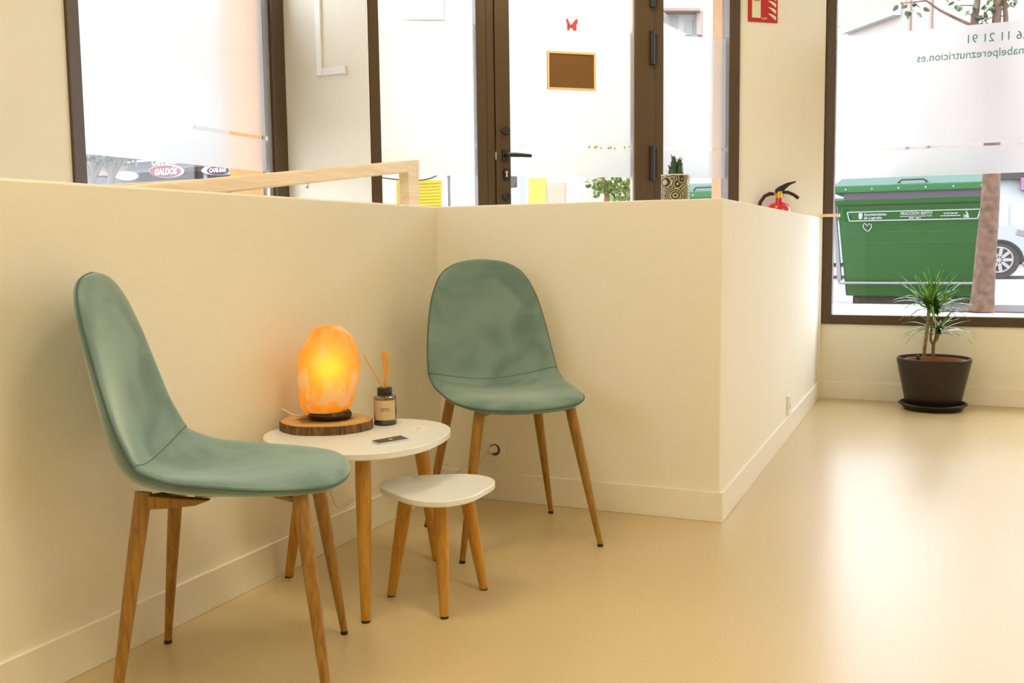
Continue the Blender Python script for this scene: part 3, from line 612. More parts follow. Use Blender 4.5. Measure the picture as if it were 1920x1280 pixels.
vs += [Vector((bx+.0337*math.cos(aa+t), by+.0337*math.sin(aa+t), TZ+z)) for z in (.016, .073) for t in [(-1.0+2.0*k/N) for k in range(N+1)]]
lb.add(vs, [(k, k+1, k+1+N+1, k+N+1) for k in range(N)]+[(2*N+2+k, 3*N+3+k, 3*N+4+k, 2*N+3+k) for k in range(N)])
lab = lb.build('paper_label', mat('beige_paper', (0.62, 0.47, 0.28), 0.7), df, smooth=True)
nl = Vector((math.cos(aa), math.sin(aa), 0)); exl = Vector((0, 0, 1)).cross(nl)
t2 = text_mb('ambientador', 0.0052, Vector((bx, by, TZ+.048))+nl*.0343, exl, (0, 0, 1), .0002, align='CENTER')
t2 = text_mb('AROMA NATURAL', 0.0036, Vector((bx, by, TZ+.0425))+nl*.0343, exl, (0, 0, 1), .0002, align='CENTER', mb=t2)
t2.build('label_print', M['black'], lab)
reed = mat('rattan', (0.80, 0.40, 0.06), 0.7)
e3 = Vector((RT.x, RT.y, 0)).normalized(); e4 = Vector((-e3.y, e3.x, 0))
for dx0, dx1, dy1, hh in ((-.008, -.060, .01, .203), (.001, -.003, .02, .215), (-.002, .003, -.01, .212), (.003, .006, .0, .210), (.0, .012, .03, .214), (.008, .018, .01, .209), (.003, -.006, .02, .208)):
    a = Vector((bx, by, TZ+.010))-e3*dx1*.15; b = Vector((bx, by, TZ+hh))+e3*dx1+e4*dy1*.6
    mid = Vector((bx, by, TZ+.107))+e3*dx0*.6
    MB().tube([a, mid, b], .0018, 7).build('reed', reed, df, smooth=True)
# ---- cards on the table
def card(name, label, cat, px, z0, th, mcol, extra=None):
    P = [at(x, y, 2, z0+th) for x, y in px]
    P = [Vector((p.x, p.y, 0)) for p in P]; c = sum(P, Vector())/4
    t = thing(name, label, cat, (c.x, c.y, z0)); poly = [(p.x, p.y) for p in P]
    MB().prism(poly, z0, z0+th).build('card_stack', mcol, t); return t, P, c
t, P, c = card('card_stack', 'thin stack of dark grey business cards on the white table', 'business cards', [(697, 826), (710, 831), (766, 822), (751, 816)], TZ+.0003, .005, mat('card_white_edge', (0.62, 0.66, 0.68), .5))
q = [c+(p-c)*.985 for p in P]; MB().prism([(p.x, p.y) for p in q], TZ+.0053, TZ+.0058).build('printed_face', mat('card_charcoal', (0.055, 0.045, 0.04), .4), t)
cc_ = c+(P[2]-P[1])*.02
MB().lathe([(0, 0), (.0055, 0), (.0055, .0004), (0, .0004)], (cc_.x, cc_.y, TZ+.0058), 20).build('emblem', M['plastic'], t)
t, P, c = card('card_stack', 'thin stack of white business cards near the table edge', 'business cards', [(765, 809), (792, 809.5), (803, 798), (777, 797)], TZ+.0003, .003, mat('card_white', (0.84, 0.80, 0.76), .5))
u1 = (P[1]-P[0]).normalized(); v1 = (P[3]-P[0]).normalized()
m = MB()
for k, (a, b, wd) in enumerate(((.5, .55, .014), (.5, .45, .020), (.5, .62, .008))):
    o = P[0]+(P[1]-P[0])*a+(P[3]-P[0])*b; m.obox(Vector((o.x, o.y, TZ+.0035)), u1, Vector((0, 0, 1)).cross(u1), (0, 0, 1), wd, .0015, .0004)
m.build('card_print', mat('card_ink', (0.45, 0.38, 0.36), .6), t)
o = P[0]+(P[1]-P[0])*.55+(P[3]-P[0])*.18; MB().obox(Vector((o.x, o.y, TZ+.0035)), u1, Vector((0, 0, 1)).cross(u1), (0, 0, 1), .006, .003, .0004).build('red_mark', mat('card_red', (0.5, 0.15, .12), .6), t)

# ================================================================ dracaena in its pot
px_, py_ = -0.118+.03, 6.068
dp = thing('potted_dracaena', 'spiky dracaena in a dark brown pot and saucer under the big window', 'potted plant', (px_, py_, 0))
brown = mat('dark_brown_plastic', (0.014, 0.0065, 0.0045), 0.40, var=.1)
MB().lathe([(0, 0), (.150, 0), (.176, .032), (.182, .034), (.183, .030), (.184, .036), (.176, .040), (.150, .012), (0, .012)], (px_, py_, .001), 56).build('saucer', brown, dp, smooth=True)
MB().lathe([(0, 0), (.140, 0), (.144, .006), (.197, .262), (.198, .278), (.195, .282), (.186, .282), (.183, .276), (.176, .20), (0, .20)], (px_, py_, .014), 56).build('pot', brown, dp, smooth=True)
MB().lathe([(.150, .200), (.158, .266), (.166, .268), (.166, .262), (.163, .262), (.155, .215)], (px_+.008, py_+.002, .014), 48).build('inner_pot', mat('terracotta', (0.42, 0.15, 0.06), .7), dp, smooth=True)
m = MB(); N = 30; vs = [(px_+.008, py_, .262)]
for rr in (.05, .10, .155):
    for k in range(N): a = 6.2832*k/N; vs.append((px_+.008+rr*math.cos(a), py_+rr*math.sin(a), .258+random.uniform(-.004, .006)-(.006 if rr > .14 else 0)))
m.add(vs, [(0, 1+k, 1+(k+1) % N) for k in range(N)]+[(1+j*N+k, 1+(j+1)*N+k, 1+(j+1)*N+(k+1) % N, 1+j*N+(k+1) % N) for j in range(2) for k in range(N)])
m.build('soil', mat('soil', (0.05, 0.025, 0.012), .95, var=.5, scale=120, bump=1), dp, smooth=False)
b_ = at(1722, 663, 1, 6.02); MB().lathe([(0, 0), (.010, .0), (.012, .02), (.009, .045), (0, .05)], (b_.x, 6.02, .262), 12).build('water_indicator', M['black'], dp, smooth=True)
stem = mat('dracaena_stem', (0.30, 0.20, 0.12), .85, col2=(0.14, 0.085, 0.05), scale=8, stretch=(1, 1, 12))
def PP(x, y, yy=6.05): return at(x, y, 1, yy)
stems = [([PP(1732, 672), PP(1734, 650), PP(1738, 620), PP(1741, 590), PP(1743, 563)], .0098),
         ([PP(1749, 670, 6.09), PP(1750, 648, 6.09), PP(1751, 641, 6.09)], .0098),
         ([PP(1750, 647, 6.09), PP(1745, 637, 6.09), PP(1746, 620, 6.09), PP(1750, 590, 6.09), PP(1754, 572, 6.09)], .0068),
         ([PP(1750, 647, 6.09), PP(1754, 635, 6.09), PP(1757, 618, 6.09), PP(1759, 610, 6.09)], .0075)]
for pts, rr in stems: MB().tube([tuple(p) for p in catmull([tuple(q) for q in pts], 14)], rr, 12).build('stem', stem, dp, smooth=True)
def leaf_mat(name, c1, c2, tr=.25):
    m = bpy.data.materials.new(name); m.use_nodes = True; nt = m.node_tree; b = nt.nodes['Principled BSDF']; b.inputs['Roughness'].default_value = .28; b.inputs['Specular IOR Level'].default_value = .7
    tc = nt.nodes.new('ShaderNodeTexCoord'); nz = nt.nodes.new('ShaderNodeTexNoise'); nz.inputs['Scale'].default_value = 14; nt.links.new(tc.outputs['Object'], nz.inputs[0])
    cr = nt.nodes.new('ShaderNodeValToRGB'); cr.color_ramp.elements[0].position = .38; cr.color_ramp.elements[1].position = .62; cr.color_ramp.elements[0].color = (*c2, 1); cr.color_ramp.elements[1].color = (*c1, 1)
    nt.links.new(nz.outputs[0], cr.inputs[0]); nt.links.new(cr.outputs[0], b.inputs['Base Color'])
    tl = nt.nodes.new('ShaderNodeBsdfTranslucent'); nt.links.new(cr.outputs[0], tl.inputs[0]); mx = nt.nodes.new('ShaderNodeMixShader'); mx.inputs[0].default_value = tr
    nt.links.new(b.outputs[0], mx.inputs[1]); nt.links.new(tl.outputs[0], mx.inputs[2]); nt.links.new(mx.outputs[0], nt.nodes['Material Output'].inputs[0]); return m
lm = leaf_mat('dracaena_leaf', (0.20, 0.36, 0.03), (0.04, 0.13, 0.02))
def rosette(c, nl_, L, seed, spread=1.0, h0=.0):
    rnd = random.Random(seed); m = MB(); c = Vector(c)
    for i in range(nl_):
        az = i*2.39996+rnd.uniform(-.3, .3); el = rnd.uniform(.05, 1.35)*spread; LL = L*rnd.uniform(.7, 1.1); wd = rnd.uniform(.006, .0105)
        if abs(math.sin(az)) > .5 and math.sin(az) > 0: LL *= .62   # wall side is short
        d = Vector((math.cos(az)*math.cos(el), math.sin(az)*math.cos(el), math.sin(el))); p = c+Vector((0, 0, rnd.uniform(-.03, .02)))
        side = Vector((-math.sin(az), math.cos(az), 0)); S = 9; step = LL/S; droop = rnd.uniform(.05, .17)*(1.3-el*.55); vs = []
        for k in range(S+1):
            t = k/S; ww = wd*(0.75+.9*t if t < .28 else 1.0)*(1-max(0, (t-.3)/.7)**1.6)+.0004
            nn = side.cross(d).normalized(); vs += [p-side*ww+nn*.0012, p-nn*.001, p+side*ww+nn*.0012]
            p = p+d*step; d = (d+Vector((0, 0, -droop*(.5+t)))).normalized()
            if p.y > YR-.035: p.y = YR-.035
        m.add(vs, [f_ for k in range(S) for f_ in ((3*k, 3*k+1, 3*k+4, 3*k+3), (3*k+1, 3*k+2, 3*k+5, 3*k+4))])
    return m
for c, nl_, L, sd, spd in ((PP(1742, 574), 58, .235, 1, 1.0), (PP(1757, 580, 6.09), 50, .23, 2, .95), (PP(1761, 620, 6.09), 34, .20, 3, .7)):
    rosette(c, nl_, L, sd, spd).build('leaf_cluster', lm, dp, smooth=True)

# ================================================================ added warm ceiling lamps, out of view, to light the room
lampm = emis('added_lamp_panel', LAMP_COL, LAMP_E)
lps = [(0.7, -0.9), (1.9, 1.2), (-1.4, 1.45), (1.9, 4.0), (-1.6, 4.7), (0.5, 1.2)]
lp0 = None
for i, (x, y) in enumerate(lps):
    if lp0 is None:
        lp0 = local('added_ceiling_lamp', 'added square warm ceiling lamp panel, out of view', 'ceiling lamp', 'added ceiling lamps')
        m = MB(); 
        for a, b in (((-.32, -.32), (.32, -.30)), ((-.32, .30), (.32, .32)), ((-.32, -.30), (-.30, .30)), ((.30, -.30), (.32, .30))): m.box((a[0], a[1], -.03), (b[0], b[1], 0))
        m.build('lamp_frame', M['white'], lp0); MB().box((-.30, -.30, -.025), (.30, .30, -.005)).build('diffuser', lampm, lp0); o = lp0
    else: o = copy_tree(lp0)
    o.location = (x, y, CE-.0005)
    o['label'] = 'added square warm ceiling lamp panel, out of view, over ' + ('the back of the room', 'the right side of the room', 'the nearer chair', 'the floor before the big window', 'the raised entrance by the door', 'the middle of the room')[i]

# ================================================================ the street outside
KO = 0.62*bg.inputs[1].default_value*2**SC.view_settings.exposure
def lin(c): return tuple((x/255/12.92 if x <= 10 else ((x/255+.055)/1.055)**2.4) for x in c)
def om(name, rgb, rough=.7, k=1.0, **kw): return mat(name, tuple(min(.9, v/KO*k) for v in lin(rgb)), rough, **kw)
GZ = 0.28
pave = mat('pavement', (0.62, 0.60, 0.60), .8, var=.08, scale=3); road = mat('asphalt', (0.17, 0.165, 0.18), .85, var=.12, scale=5)
YK = at(1750, 571, 2, GZ).y
m = MB(); m.prism([(-8.5, -12), (-3.31, -12), (-3.31, 5.0), Dxy(-0.058, .225), Dxy(2.6, .255), (-.73, 6.515), (14, 6.515), (14, YK), (-6.0, YK), (-8.5, YK-2.5)], GZ-.1, GZ)
m.prism([(-3.3, -12), (8, -12), (8, -3.25), (-3.3, -3.25)], GZ-.1, GZ)
struct(m.build('pavement', pave))
struct(MB().prism([(-60, -12), (-8.5, -12), (-8.5, YK-2.5), (-6.0, YK), (40, YK), (40, 70), (-60, 70)], GZ-.30, GZ-.05).build('road', road))
m = MB(); a = at(1765, 585, 2, GZ); b = at(1975, 576, 2, GZ); m.box((a.x, a.y, GZ+.001), (b.x, b.y+.1, GZ+.012)); struct(m.build('tree_pit', om('pit_soil', (110, 85, 80), var=.5, scale=40)))

def rounded_taper(mb, cx, cy, z0, z1, w0, d0, w1, d1, rad=.06, n=5):
    vs = []
    for z, wx, dy in ((z0, w0, d0), (z1, w1, d1)):
        for sx_, sy_, a0 in ((1, 1, 0), (-1, 1, 90), (-1, -1, 180), (1, -1, 270)):
            for k in range(n):
                a = math.radians(a0+90*k/(n-1)); vs.append((cx+sx_*(wx/2-rad)+rad*math.cos(a), cy+sy_*(dy/2-rad)+rad*math.sin(a), z))
    N = 4*n; return mb.add(vs, [tuple(reversed(range(N))), tuple(range(N, 2*N))]+[(k, (k+1) % N, (k+1) % N+N, k+N) for k in range(N)])
YC = 11.55
gbody = om('bin_green', (28, 132, 54), .6, spec=.15, var=.25, scale=60); glid = om('lid_green_sky', (60, 160, 95), .5, spec=.2, var=.1); gtop = om('lid_top_green', (150, 222, 190), .6, k=.42, spec=.1)  # lid is a lighter green: its sky reflection is put into the colour
grub = om('bin_rubber_shade', (105, 95, 110), .8); wh = om('white_print', (235, 250, 235), .6, k=1.1); metal = om('bin_metal', (205, 200, 200), .4)
def container(c, label, full=True):
    """street waste container: body, lid, handle, bar, wheels, print; modelled about its own foot point"""
    r = local('waste_container', label, 'waste container'); w_ = 1.60; dd = .95
    zr = lambda row: at(1708, row, 1, YC).z-(GZ-.05)      # heights above the foot
    zb, zt = zr(556), zr(372)
    m = MB(); rounded_taper(m, 0, dd/2, zb, zt-.05, w_-.25, dd-.22, w_-.05, dd-.05, .07)
    rounded_taper(m, 0, dd/2, zt-.05, zt, w_-.01, dd+.01, w_, dd+.02, .06)
    body = m.build('body', gbody, r, smooth=True)
    fy = lambda z: .11-.085*(z-zb)/(zt-zb)     # front face of the tapering body
    m = MB(); ye = fy(zr(404))-.012
    for row in (379, 386, 434, 454):
        z = zr(row); m.box((-.64, fy(z)-.006, z-.004), (.64, fy(z)+.03, z+.004))
    z = zr(480)
    for k in range(24): m.box((-.62+k*.0535, fy(z)-.006, z-.004), (-.62+k*.0535+.03, fy(z)+.03, z+.004))
    m.build('ribs', om('bin_groove', (22, 92, 44), .6), body)
    m = MB(); m.box((-.70, -.005, zt), (w_/2-.01, dd-.1, zr(357))); m.build('rubber_shadow_gap', grub, r)  # strip under the lid: rubber and the gap's shadow in one colour
    zl0, zl1 = zr(358), zr(345)
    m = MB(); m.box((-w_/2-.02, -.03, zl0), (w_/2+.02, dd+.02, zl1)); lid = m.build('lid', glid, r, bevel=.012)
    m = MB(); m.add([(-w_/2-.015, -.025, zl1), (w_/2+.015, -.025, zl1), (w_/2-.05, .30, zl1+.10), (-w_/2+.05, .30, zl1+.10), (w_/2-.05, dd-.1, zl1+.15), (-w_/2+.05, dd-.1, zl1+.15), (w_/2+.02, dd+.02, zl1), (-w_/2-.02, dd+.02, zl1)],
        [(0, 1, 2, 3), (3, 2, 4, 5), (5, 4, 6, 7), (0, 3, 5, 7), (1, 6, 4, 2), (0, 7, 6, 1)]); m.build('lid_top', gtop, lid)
    m = MB(); m.tube([(-.16, .06, zl1+.01), (-.11, .01, zl1+.05), (.11, .01, zl1+.05), (.16, .06, zl1+.01)], .011, 8); m.build('handle', om('handle_dark', (55, 70, 80)), lid, smooth=True)
    for k in range(6): m = MB(); m.tube([(-.68+k*.27, -.034, (zl0+zl1)/2), (-.68+k*.27, -.028, (zl0+zl1)/2)], .010, 8); m.build('rivet', wh, lid)
    zz = zr(531); m = MB(); m.tube([(-.75, .16, zz+.01), (-.74, .05, zz), (.74, .05, zz), (.75, .16, zz+.01)], .014, 8); m.build('bumper_bar', metal, r, smooth=True)
    for s in (-1, 1):
        m = MB(); m.add([(s*(w_/2+a_), y, z) for y in (.14, .24) for a_, z in ((.005, zr(378)), (.035, zr(378)), (-.03, zr(527)), (-.075, zr(527)))], [(0, 1, 2, 3), (7, 6, 5, 4), (0, 4, 5, 1), (1, 5, 6, 2), (2, 6, 7, 3), (3, 7, 4, 0)]); m.build('lifting_arm', metal, r)
    m = MB(); m.box((-.60, .18, zb-.10), (.60, dd-.25, zb+.01)); m.build('under_shadow', om('under_shadow_dark', (45, 50, 45)), r)  # dark box standing in for the shadow beneath the body
    for x in (-.55, .55):
        for y in (.22, .75):
            m = MB(); m.tube([(x-.025, y, .07), (x+.025, y, .07)], .068, 16); m.box((x-.035, y-.03, .07), (x+.035, y+.03, zb+.02)); m.build('wheel', om('wheel_dark', (60, 55, 55)), r)
    m = MB(); y_ = ye
    z1, z0 = zr(395), zr(412)
    P = [(-.665, z1), (.665, z1), (.64, z0), (-.64, z0)]
    for (x0, a0), (x1, a1) in zip(P, P[1:]+P[:1]): m.tube([(x0, y_, a0), (x1, y_, a1)], .0065, 6)
    za = z0; T_ = lambda s, sz, x, z, mb, wd=None, sh=0, al='LEFT': text_mb(s, sz, (x, y_, za+z), (1, 0, 0), (0, 0, 1), .001, sh, al, .0012, wd, mb)
    T_('Ayuntamiento', .040, -.49, .055, m, .235); T_('de Logroño', .040, -.49, .018, m, .185)
    text_acc('FRACCIÓN RESTO', .040, (-.12, y_, za+.056), (1, 0, 0), (0, 0, 1), .001, .25, .0012, .32, m); T_('no introducir envases de papel, vidrio o plástico', .014, -.12, .036, m, .32); T_('2010 - 2011', .020, -.03, .014, m, .12)
    T_('Tfl 900 700 205', .019, .31, .055, m, .14); T_('www.logrolimpio.com', .017, .28, .033, m, .20)
    m.add([(x, y_, za+z) for x, z in ((-.545, .085), (-.505, .085), (-.505, .03), (-.525, .014), (-.545, .03))], [(0, 1, 2, 3, 4)])
    m.box((.505, y_-.001, za+.012), (.513, y_+.001, za+.05)); m.box((.52, y_-.001, za+.012), (.535, y_+.001, za+.045)); m.tube([(.545, y_, za+.01), (.54, y_, za+.06), (.525, y_, za+.078)], .007, 6); m.tube([(.555, y_, za+.01), (.545, y_, za+.06)], .005, 6); m.tube([(.54, y_, za+.088), (.54, y_, za+.1)], .007, 6)
    m.build('white_print', wh, r)
    if full:
        zh = zr(424); hp_ = [(0, -.045), (-.035, -.01), (-.042, .022), (-.028, .042), (-.012, .03), (0, .01), (.02, .035), (.042, .03), (.046, .005), (.03, -.03), (.004, -.052)]
        MB().tube([(-.455+a_, fy(zh)-.012, zh+b_2) for a_, b_2 in hp_], .0055, 6).build('chalk_heart', wh, r)
    r.location = c; return r
cc = at(1708, 470, 1, YC); container((cc.x, YC, GZ-.05), 'green street waste container with white printed band and chalk heart, behind the big window')
cc = at(1322, 350, 1, YC+.1); container((cc.x, YC+.1, GZ-.05), 'green waste container whose pale lid and handle show through the door side light', False)

# ---- trees
bark = om('tree_bark', (190, 140, 110), .9, col2=tuple(v/KO for v in lin((112, 72, 50))), scale=14, bump=1, bscale=40); lfm = leaf_mat('tree_leaf', tuple(v/KO*1.1 for v in lin((95, 165, 50))), tuple(v/KO for v in lin((30, 75, 40))), .35)
def leaves(mb, c, R, n, sz, rnd, flat=1.0):
    c = Vector(c)
    for _ in range(n):
        p = c+Vector((rnd.gauss(0, R*.5), rnd.gauss(0, R*.5), rnd.gauss(0, R*.42*flat)))
        d = Vector((rnd.uniform(-1, 1), rnd.uniform(-1, 1), rnd.uniform(-1.2, .2))).normalized(); s_ = d.orthogonal().normalized(); s_ = (s_*math.cos(q := rnd.uniform(0, 6.28))+d.cross(s_)*math.sin(q)).normalized(); nn = d.cross(s_)
        L = sz*rnd.uniform(.7, 1.2); W_ = L*.3
        mb.add([p, p+d*L*.3-s_*W_+nn*L*.05, p+d*L*.7-s_*W_*.8+nn*L*.04, p+d*L, p+d*L*.7+s_*W_*.8+nn*L*.04, p+d*L*.3+s_*W_+nn*L*.05], [(0, 1, 2, 3), (0, 3, 4, 5)])
    return mb
YT = 10.25
def Q(x, y, yy=YT): return at(x, y, 1, yy)
tr = thing('street_tree', 'brown-barked street tree in front of the green container, glossy leaves at the top', 'tree', (Q(1842, 582).x, YT, GZ))
def bez(P, n): return [tuple(p) for p in catmull([tuple(p) for p in P], n)]
pts = bez([Q(1840, 584), Q(1844, 540), Q(1848, 480), Q(1855, 400), Q(1859, 330), Q(1860, 260)], 14); rr = [.118, .108, .101, .097, .094, .092, .090, .086, .083, .08, .077, .074, .072, .07]
m = MB(); m.tube(pts, rr, 18)
for P, r0, r1 in (([Q(1860, 262), Q(1850, 160), Q(1828, 50), Q(1832, 10), Q(1838, -60)], .05, .02), ([Q(1860, 262), Q(1864, 150), Q(1868, 50), Q(1870, 0), Q(1866, -80)], .05, .028), ([Q(1861, 262), Q(1880, 140), Q(1886, 40), Q(1884, 5), Q(1892, -60)], .03, .015),
                  ([Q(1829, 50), Q(1800, 38), Q(1760, 18), Q(1738, 2), Q(1722, 3), Q(1690, 6)], .016, .004), ([Q(1832, 12), Q(1815, 10), Q(1790, 11)], .006, .003), ([Q(1885, 30), Q(1862, 32), Q(1840, 42)], .006, .003)):
    q = bez(P, 14); m.tube(q, [r0+(r1-r0)*k/13 for k in range(14)], 10)
m.build('trunk', bark, tr, smooth=True)
rnd = random.Random(5); m = MB()
for x, y, n_, R in ((1692, 5, 2, .03), (1706, 8, 4, .05), (1712, 22, 4, .04), (1700, 18, 2, .03), (1735, 16, 2, .03), (1800, 8, 5, .07), (1790, -6, 5, .06), (1830, 12, 8, .08), (1850, 30, 9, .08), (1862, 8, 14, .11), (1880, 5, 10, .09), (1896, 5, 6, .06), (1842, 42, 6, .05), (1850, -20, 20, .2), (1780, -30, 10, .15), (1720, -20, 6, .1), (1890, -40, 20, .2)):
    p = Q(x, y); leaves(m, p, R, n_, .075, rnd)
m.build('foliage', lfm, tr)
tb = thing('shrub_tree', 'sunlit yellow-green bush seen through the lower door glass beside the dark jamb', 'tree', tuple(at(1140, 352, 1, 17.0))[:2]+(GZ-.05,))
m = MB(); c0 = at(1150, 352, 1, 17.0); m.tube([(c0.x-.1, 17, GZ-.05), (c0.x-.12, 17, c0.z-.1), (c0.x-.2, 17, c0.z+.2)], [.06, .05, .03], 8); m.build('trunk', om('orange_bark', (215, 130, 70)), tb, smooth=True)
m = MB()
for x, y, n_, R in ((1120, 345, 50, .18), (1140, 352, 60, .2), (1160, 348, 60, .22), (1165, 362, 55, .18), (1178, 352, 50, .18), (1150, 330, 60, .25), (1175, 300, 50, .4), (1140, 300, 40, .4), (1150, 272, 40, .4)): leaves(m, at(x, y, 1, 17.0), R, n_, .11, rnd)
m.build('foliage', leaf_mat('bright_leaf', tuple(v/KO*1.3 for v in lin((205, 235, 60))), tuple(v/KO for v in lin((60, 125, 60))), .4), tb)

# ---- car beyond the trunk
def car(loc, rz, label, paint, L=4.1):
    r = local('parked_car', label, 'car'); W_ = 1.72
    prof = [(-L/2, .28), (-L/2+.02, .62), (-L/2+.12, .92), (-L/2+.35, 1.02), (-L/2+.75, 1.38), (-L/2+1.3, 1.46), (L/2-2.0, 1.44), (L/2-1.15, .98), (L/2-.35, .80), (L/2-.05, .58), (L/2, .38), (L/2-.03, .24)]
    top = catmull(prof, 50); poly = [p for p in top]
    # wheel arches cut into the lower line
    lowr = []
    for wx in (L/2-.78, -L/2+.72):
        for k in range(13): a = math.pi*k/12; lowr.append((wx+.37*math.cos(a), .24+.37*math.sin(a)*1.0))
    poly = poly+[(L/2-.06, .22)]+lowr+[(-L/2+.05, .24)]; n = len(poly); vs = []
    lv = ((-1, .86), (-.93, 1.0), (.93, 1.0), (1, .86))
    vs = []
    for sy_, k_ in lv:
        for x, z in poly: f_ = 1 if z < .9 else 1-(z-.9)*.28; vs.append((x*(.985 if abs(sy_) == 1 else 1), sy_*W_/2*f_, z))
    fs = [tuple(reversed(range(n))), tuple(3*n+k for k in range(n))]+[(j*n+k, j*n+(k+1) % n, (j+1)*n+(k+1) % n, (j+1)*n+k) for j in range(3) for k in range(n)]
    MB().add(vs, fs).build('car_body', paint, r, smooth=True)
    gl = om('car_window', (70, 80, 85), .1); dk = om('arch_black', (40, 38, 42))
    for s in (-1, 1):
        m = MB(); P = [(-L/2+.75, 1.02), (-L/2+.95, 1.30), (-L/2+1.4, 1.38), (-L/2+2.05, 1.36), (-L/2+2.62, 1.0)]
        vs = [(x, s*(W_/2*(1-(max(z, .9)-.9)*.28)*1.0+.006), z) for x, z in P]; m.add(vs, [tuple(range(5))]); m.build('side_window', gl, r)
        for wx in (L/2-.78, -L/2+.72):
            m = MB(); m.tube([(wx, s*(W_/2-.20), .31), (wx, s*(W_/2-.01), .31)], .305, 28); wl = m.build('wheel', om('tyre', (75, 65, 72)), r, smooth=True)
            m = MB(); c_ = Vector((wx, s*(W_/2+.0), .31)); m.tube([c_-Vector((0, s*.03, 0)), c_+Vector((0, s*.004, 0))], .06, 16)
            for k in range(9):
                a = 2*math.pi*k/9; d_ = Vector((math.cos(a), 0, math.sin(a))); t_ = Vector((-math.sin(a), 0, math.cos(a))); m.obox(c_+d_*.12, d_, t_, (0, 1, 0), .17, .052, .02)
            m.loop([c_+Vector((.20*math.cos(b), 0, .20*math.sin(b))) for b in [2*math.pi*k/28 for k in range(28)]], .014, 6)
            m.build('hubcap', om('hubcap_white', (245, 235, 235), .3, k=1.1), wl)
            m = MB(); m.tube([(wx+.345*math.cos(a), s*(W_/2-.02), .27+.345*math.sin(a)) for a in [math.pi*k/14 for k in range(15)]], .035, 6); m.build('arch_lining', dk, r)
        m = MB(); m.box((-L/2+1.15, s*(W_/2-.02)-.02, .20), (L/2-1.2, s*(W_/2-.02)+.02, .27)); m.box((L/2-.42, s*(W_/2-.06)-.02, .20), (L/2-.04, s*(W_/2-.06)+.02, .28)); m.build('sill', dk, r)
        m = MB(); m.obox((L/2-.42, s*(W_/2-.075), .72), (.9, 0, -.25), (0, 1, 0), (.25, 0, .9), .30, .16, .13); m.build('headlamp', om('headlamp_clear', (205, 205, 215), .2), r, bevel=.02)
    m = MB(); m.box((L/2-.03, -.3, .40), (L/2+.012, .3, .50)); m.build('number_plate', wh, r)
    r.location = loc; r.rotation_euler = (0, 0, rz); return r
white_car = om('white_paint', (232, 238, 236), .25, k=1.05)
CS = 1.16; wz = GZ-.05+.31*CS; wp = ray(1873, 487); o0 = Vector((0, 0, CAM_H)); kk = (wz-CAM_H)/wp.z; wc = o0+wp*kk
Lc = 4.9; c_w = car((wc.x-(Lc/2-.78)*CS, wc.y+.86*CS, GZ-.05), 0, 'white car parked across the road, front wheel showing right of the tree trunk', white_car, Lc); c_w.scale = (CS, CS, CS)
pc2 = at(1030, 372, 1, 19.0); c3 = car((pc2.x-.4, 19.0, GZ-.05), math.radians(200), 'pale car with dark window edges, low behind the right door pane', om('cream_paint', (250, 225, 190), .25), 4.0)

# ---- poles and street furniture
def pole(label, px, yy, rad, ztop, colr, cap=True):
    p = at(px, 360, 1, yy); r = thing('street_pole', label, 'pole', (p.x, yy, GZ-.05)); MB().tube([(p.x, yy, GZ-.05), (p.x, yy, ztop)], rad, 14).build('shaft', colr, r, smooth=True)
    if cap: MB().tube([(p.x, yy, ztop), (p.x, yy, ztop+.03)], rad*1.4, 14).build('cap', colr, r, smooth=True)
pole('grey metal pole behind the left door pane', 842, 14.0, .021, at(842, 332, 1, 14).z, om('pole_grey', (150, 145, 150)))
pole('white pole in the middle of the right door pane', 1093, 15.0, .030, 3.2, om('pole_white', (245, 245, 245), k=1.2))
pole('thick pale column with grey wedge-shaped box, just right of the door handle', 978, 9.5, .045, 3.0, om('column_pale', (225, 230, 245), k=1.2))
cr_ = [o for o in COL.objects if o.name.startswith('street_pole')][-1]; m = MB(); P = [at(x, y, 1, 9.52) for x, y in ((945, 328), (977, 328), (962, 350), (948, 352))]
m.add([tuple(p) for p in P]+[(p.x, p.y+.12, p.z) for p in P], [(3, 2, 1, 0), (4, 5, 6, 7), (0, 1, 5, 4), (1, 2, 6, 5), (2, 3, 7, 6), (3, 0, 4, 7)]); m.build('control_box', om('box_grey', (95, 88, 95)), cr_)
b0 = at(868, 357, 1, 16.0); r = thing('street_bin', 'white tapered street container beside the grey pole', 'bin', (b0.x, 16, GZ-.05))
m = MB(); m.lathe([(0, 0), (.26, 0), (.27, .25), (.19, b0.z-GZ+.06), (.17, b0.z-GZ+.11), (0, b0.z-GZ+.12)], (b0.x, 16, GZ-.05), 28); m.build('shell', om('bin_white', (255, 252, 245), k=1.4), r, smooth=True)
# ---- buildings across the street
def rect_on(mb, o, n, px0, py0, px1, py1, out=.03, side=None):
    P = [at_plane(x, y, o, n)+n*out for x, y in ((px0, py0), (px1, py0), (px1, py1), (px0, py1))]; Qb = [p-n*(out+.02) for p in P]
    return mb.add(P+Qb, [(0, 1, 2, 3), (7, 6, 5, 4), (0, 4, 5, 1), (1, 5, 6, 2), (2, 6, 7, 3), (3, 7, 4, 0)])
NY = Vector((0, -1, 0)); YB2 = 24.0; OY = Vector((0, YB2, 0))
xl = at(700, 360, 1, YB2).x-3; xm = at(1025, 360, 1, YB2).x; xr = at(1100, 360, 1, YB2).x; zg = GZ-.05
yb_ = thing('yellow_building', 'yellow building with bright yellow roller shutter behind the door glass', 'building', (xl, YB2, zg))
MB().box((xl, YB2, zg), (xm, YB2+6, 12)).build('facade', om('cream_render', (255, 251, 218), k=1.9), yb_)
m = MB(); rect_on(m, OY, NY, 745, 338, 828, 440, .04); sh_ = m.build('roller_shutter', om('shutter_yellow', (255, 225, 8), k=1.7), yb_)
